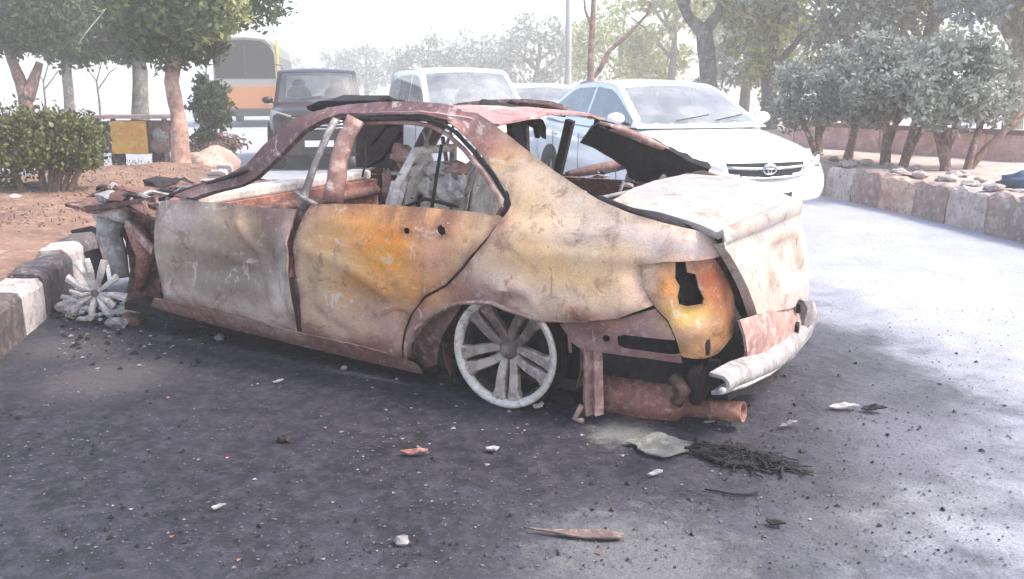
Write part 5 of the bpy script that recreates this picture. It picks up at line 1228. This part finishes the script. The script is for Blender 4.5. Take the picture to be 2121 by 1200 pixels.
for s in (-1, 1):
    mb = MB(); mb.lathe([(0, .04), (.1, .04), (.12, 0)], (.04, s*.8, .95), (1, 0, 0), 16); mb.build('headlight', M['lampglass'], bus, True, False)
    mb = MB(); mb.tube([(.0, s*1.1, 2.3), (.25, s*1.35, 2.25), (.28, s*1.36, 1.9)], .025, 6); mb.build('mirror_arm', M['plastic'], bus, True, False); bb_('mirror', (.28, s*1.36, 1.75), (.08, .2, .38), M['plastic'])
    for xw in (-1.6, -6.2):
        mb = MB(); mb.lathe([(.0, .01), (.25, .0), (.3, .02), (.48, .02), (.5, 0), (.5, -.25), (0, -.25)], (xw, s*1.2, .5), (0, s, 0), 24); mb.build('wheel', M['tyre'], bus, True, False)
    for k in range(6):
        mb = MB(); x0 = -.5-k*1.2; mb.box((x0-.55, s*1.195, 2.2), (1.05, .03, .8)); mb.build('side_window', M['glass'], bus, False, False)

# ================================================================== DEBRIS ON THE ROAD
def scrap(name, label, cat, mat, u, v, pts, h, rz=0.0, group=None, seed=0):
    """flat torn piece: outline in metres, crumpled, lying on the road"""
    c = on_z(u, v, 0); ca, sa = math.cos(rz), math.sin(rz)
    p2, tr = fill(pts, (), max(.012, min(.03, (max(p[0] for p in pts)-min(p[0] for p in pts))/8)))
    mb = MB(); mb.add([(c[0]+x*ca-y*sa, c[1]+x*sa+y*ca, .012+h*(.5+.5*NZ((x, y, seed), 14, seed))+.3*h*NZ((x, y, seed), 40, seed)) for x, y in p2], tr)
    o = mb.build(name, mat, None, False); mod_solid(o, .006, 0); return tag(o, label, cat, group)
def jag(w, h, seed, k=11):
    rg = random.Random(seed); return [(w/2*math.cos(2*math.pi*i/k)*rg.uniform(.55, 1.1), h/2*math.sin(2*math.pi*i/k)*rg.uniform(.55, 1.1)) for i in range(k)]
M['white'] = mottled('white_fragment', (176, 172, 170), (140, 136, 134), (196, 192, 188), 8, .7, 0, .3, .004, 60)
A = YAW
scrap('metal_sliver', 'slim white sliver lying below the front edge of the rear door', 'fragment', M['white'], 578, 795, jag(.06, .022, 1), .008, A+.5)
scrap('metal_fragment', 'pale pointed chip on the dark road left of the red bent scrap', 'fragment', M['white'], 452, 1058, jag(.05, .022, 2), .01, A+.4)
scrap('metal_fragment', 'bluish white pointed fragment right of the red bent scrap', 'fragment', M['white'], 1022, 938, jag(.065, .045, 3, 9), .016, A-.6)
scrap('bent_scrap', 'reddish brown bent metal scrap on the dark road', 'scrap', M['rust'], 860, 945, jag(.15, .035, 4), .022, A+.02)
scrap('metal_fragment', 'bright white chip below the pale ash heap', 'fragment', M['white'], 1358, 988, jag(.065, .028, 5, 8), .012, A+.3)
scrap('crumpled_sheet', 'crumpled white sheet fragment right of the tail pipe', 'scrap', M['white'], 1745, 850, jag(.15, .05, 6), .022, A)
scrap('crumpled_sheet', 'dark and white folded fragment beside the crumpled white sheet', 'scrap', M['black'], 1806, 855, jag(.13, .06, 7), .03, A-.2)
scrap('flat_plate', 'flat grey torn plate with a dark edge on the ash-dusted road', 'scrap', M['alloyd'], 1228, 1118, [(-.22, .05), (-.12, .03), (-.02, .035), (.05, .028), (.10, .012), (.09, -.018), (.03, -.022), (-.06, -.005), (-.14, .02)], .007, A)
scrap('metal_fragment', 'pale triangular chip beside the bottom of the rear rim', 'fragment', M['ash'], 1117, 850, jag(.06, .05, 8, 7), .03, A)
scrap('metal_strip', 'thin curled strip near the tail pipe tip', 'scrap', M['grey'], 1632, 888, jag(.12, .025, 9), .025, A+.4)
scrap('metal_fragment', 'small white chip right under the tail pipe', 'fragment', M['white'], 1470, 880, jag(.05, .025, 10), .01, A)
scrap('burnt_fragment', 'dark flat fragment standing alone near the lower right of the road', 'fragment', M['black'], 1606, 1092, jag(.08, .03, 12), .012, A-.4)
for i, (u, v, r, lab) in enumerate(((588, 909, .022, 'small dark square lump on the bare road'), (455, 699, .026, 'small pale stone just below the front door sill'), (712, 762, .014, 'tiny pale pebble under the sill'), (832, 1120, .02, 'pale split pebble near the road foreground'))):
    mb = MB(); p = on_z(u, v, r*.6); mb.blob((p[0], p[1], r*.6), r, i+20, 2, .5, (1.2, 1.1, .8)); tag(mb.build('pebble', M['grey'] if i else M['dark'], None, False), lab, 'pebble')
# tangled wire of a burnt tyre
rg = random.Random(21); mb = MB(); c = on_z(1530, 952, 0)
ex = Vector(CR); ey = Vector((-ex.y, ex.x, 0))
for k in range(120):
    th = rg.uniform(0, 6.28); rr = rg.random()**.6; o0 = Vector(c)+ex*(.20*rr*math.cos(th))+ey*(.10*rr*math.sin(th)-.18*rr*math.cos(th)*.45)
    a = rg.gauss(-.45, .55); L = rg.uniform(.05, .17); cv = rg.uniform(-.06, .06); dr = ex*math.cos(a)+ey*math.sin(a); nr = ex*-math.sin(a)+ey*math.cos(a); zz = rg.uniform(.004, .05)*(1-rr*.8)
    pts = [o0+dr*L*s+nr*(cv*(s*s*4)+.006*math.sin(s*9+k))+Vector((0, 0, .005+zz*(1-abs(s)*1.2)+.006*rg.random())) for s in (-.5, -.33, -.16, 0, .16, .33, .5)]
    mb.tube(pts, rg.choice((.0018, .0022, .003, .0045)), 5)
tag(mb.build('wire_heap', M['black'], None, True), 'tangled heap of black burnt tyre wire on the road behind the tail pipe', 'wire heap', kind=None)
mb = MB(); mb.tube([on_z(u, v, .008) for u, v in ((1460, 1014), (1490, 1018), (1520, 1024), (1550, 1025), (1570, 1020))], .004, 5); tag(mb.build('loose_wire', M['black'], None, True), 'single curved black wire below the tangled wire heap', 'wire')
scrap('soot_cake', 'flat black soot cake spread under the tangled wire heap', 'soot', M['black'], 1528, 952, jag(.36, .22, 33, 22), .012, A-.4)
# pale ash heap
scrap('ash_cake', 'pale grey-green caked ash heap under the silencer', 'ash', mottled('caked_ash', (140, 138, 128), (106, 104, 96), (168, 166, 156), 9, .95, 0, .8, .01, 50), 1368, 930, [(x*.115*(1+.18*math.sin(5*q)+.1*math.sin(9*q+1)), y*.10*(1+.18*math.sin(4*q+2))) for q in np.linspace(0, 6.1, 30) for x, y in [(math.cos(q), math.sin(q))]], .012, A)
# countless flakes and crumbs
def crumbs(name, mat, n, size, seed, region, flat=.35):
    rs = np.random.RandomState(seed); V = []; F = []
    for k in range(n):
        u, v = region(rs)
        p = on_z(u, v, 0); s = size*(.35+rs.rand()**3*1.9); b = len(V); a = rs.rand()*6.28
        pts = [(math.cos(a+q*2.1)*s*(.6+.6*rs.rand()), math.sin(a+q*2.1)*s*(.6+.6*rs.rand())) for q in range(3)]
        for (x, y) in pts: V.append((p[0]+x, p[1]+y, .0035))
        V.append((p[0]+(rs.rand()-.5)*s*.6, p[1]+(rs.rand()-.5)*s*.6, .003+s*flat*(.5+rs.rand())))
        F += [(b, b+1, b+3), (b+1, b+2, b+3), (b+2, b, b+3)]
    me = bpy.data.meshes.new(name); me.from_pydata(V, [], F); return tag(link(name, me, mat, None, False), kind='stuff')
def reg_all(rs): return rs.uniform(0, 2100), 640+540*rs.rand()
def reg_front(rs): return 120+rs.rand()**1.2*330, 660+rs.normal()*34+rs.rand()*50
def reg_mid(rs): return 700+rs.rand()*800, 880+rs.normal()*70
def reg_right(rs): return 1480+rs.normal()*190+80, 860+rs.normal()*75
crumbs('ash_flakes', M['grey'], 260, .005, 1, reg_all); crumbs('ash_flakes', M['grey'], 300, .010, 2, reg_front); crumbs('ash_flakes', M['grey'], 220, .007, 3, reg_mid)
crumbs('char_crumbs', M['black'], 420, .007, 4, reg_all, .6); crumbs('char_crumbs', M['dark'], 300, .008, 5, reg_right, .6); crumbs('char_crumbs', M['black'], 220, .014, 6, reg_front, .6)
M['grit'] = mottled('road_grit', (96, 94, 104), (70, 68, 76), (128, 126, 136), 5, .9)
crumbs('road_grit', M['grit'], 5200, .0042, 8, reg_all, .5); crumbs('road_grit', M['black'], 2200, .004, 9, reg_all, .5)
crumbs('rust_crumbs', M['rust'], 60, .006, 7, reg_all)
# white rubble at the foot of the bush
rg = random.Random(31)
for k in range(9):
    u = rg.uniform(2, 90); p = on_z(u, rg.uniform(405, 440), .3); mb = MB(); r = rg.uniform(.04, .1); mb.blob((p[0], p[1], .3), r, k, 2, .5, (1.3, 1.1, .7)); tag(mb.build('rubble_stone', M['stone'], None, False), 'pale broken stone lying at the foot of the trimmed bush', 'stone', 'stones below the bush')
# ================================================================== HAZE
hz = MB(); hz.box((-45, 45, 4.6), (215, 215, 11.2)); hm, hnt, hb_ = new_mat('pale_haze'); hnt.nodes.remove(hb_)
pv = hnt.nodes.new('ShaderNodeVolumePrincipled'); pv.inputs['Color'].default_value = (1.0, .96, .88, 1); pv.inputs['Density'].default_value = HAZE; pv.inputs['Anisotropy'].default_value = .2
hnt.links.new(pv.outputs[0], hnt.nodes['Material Output'].inputs['Volume'])
ho = hz.build('haze', hm); ho['kind'] = 'stuff'
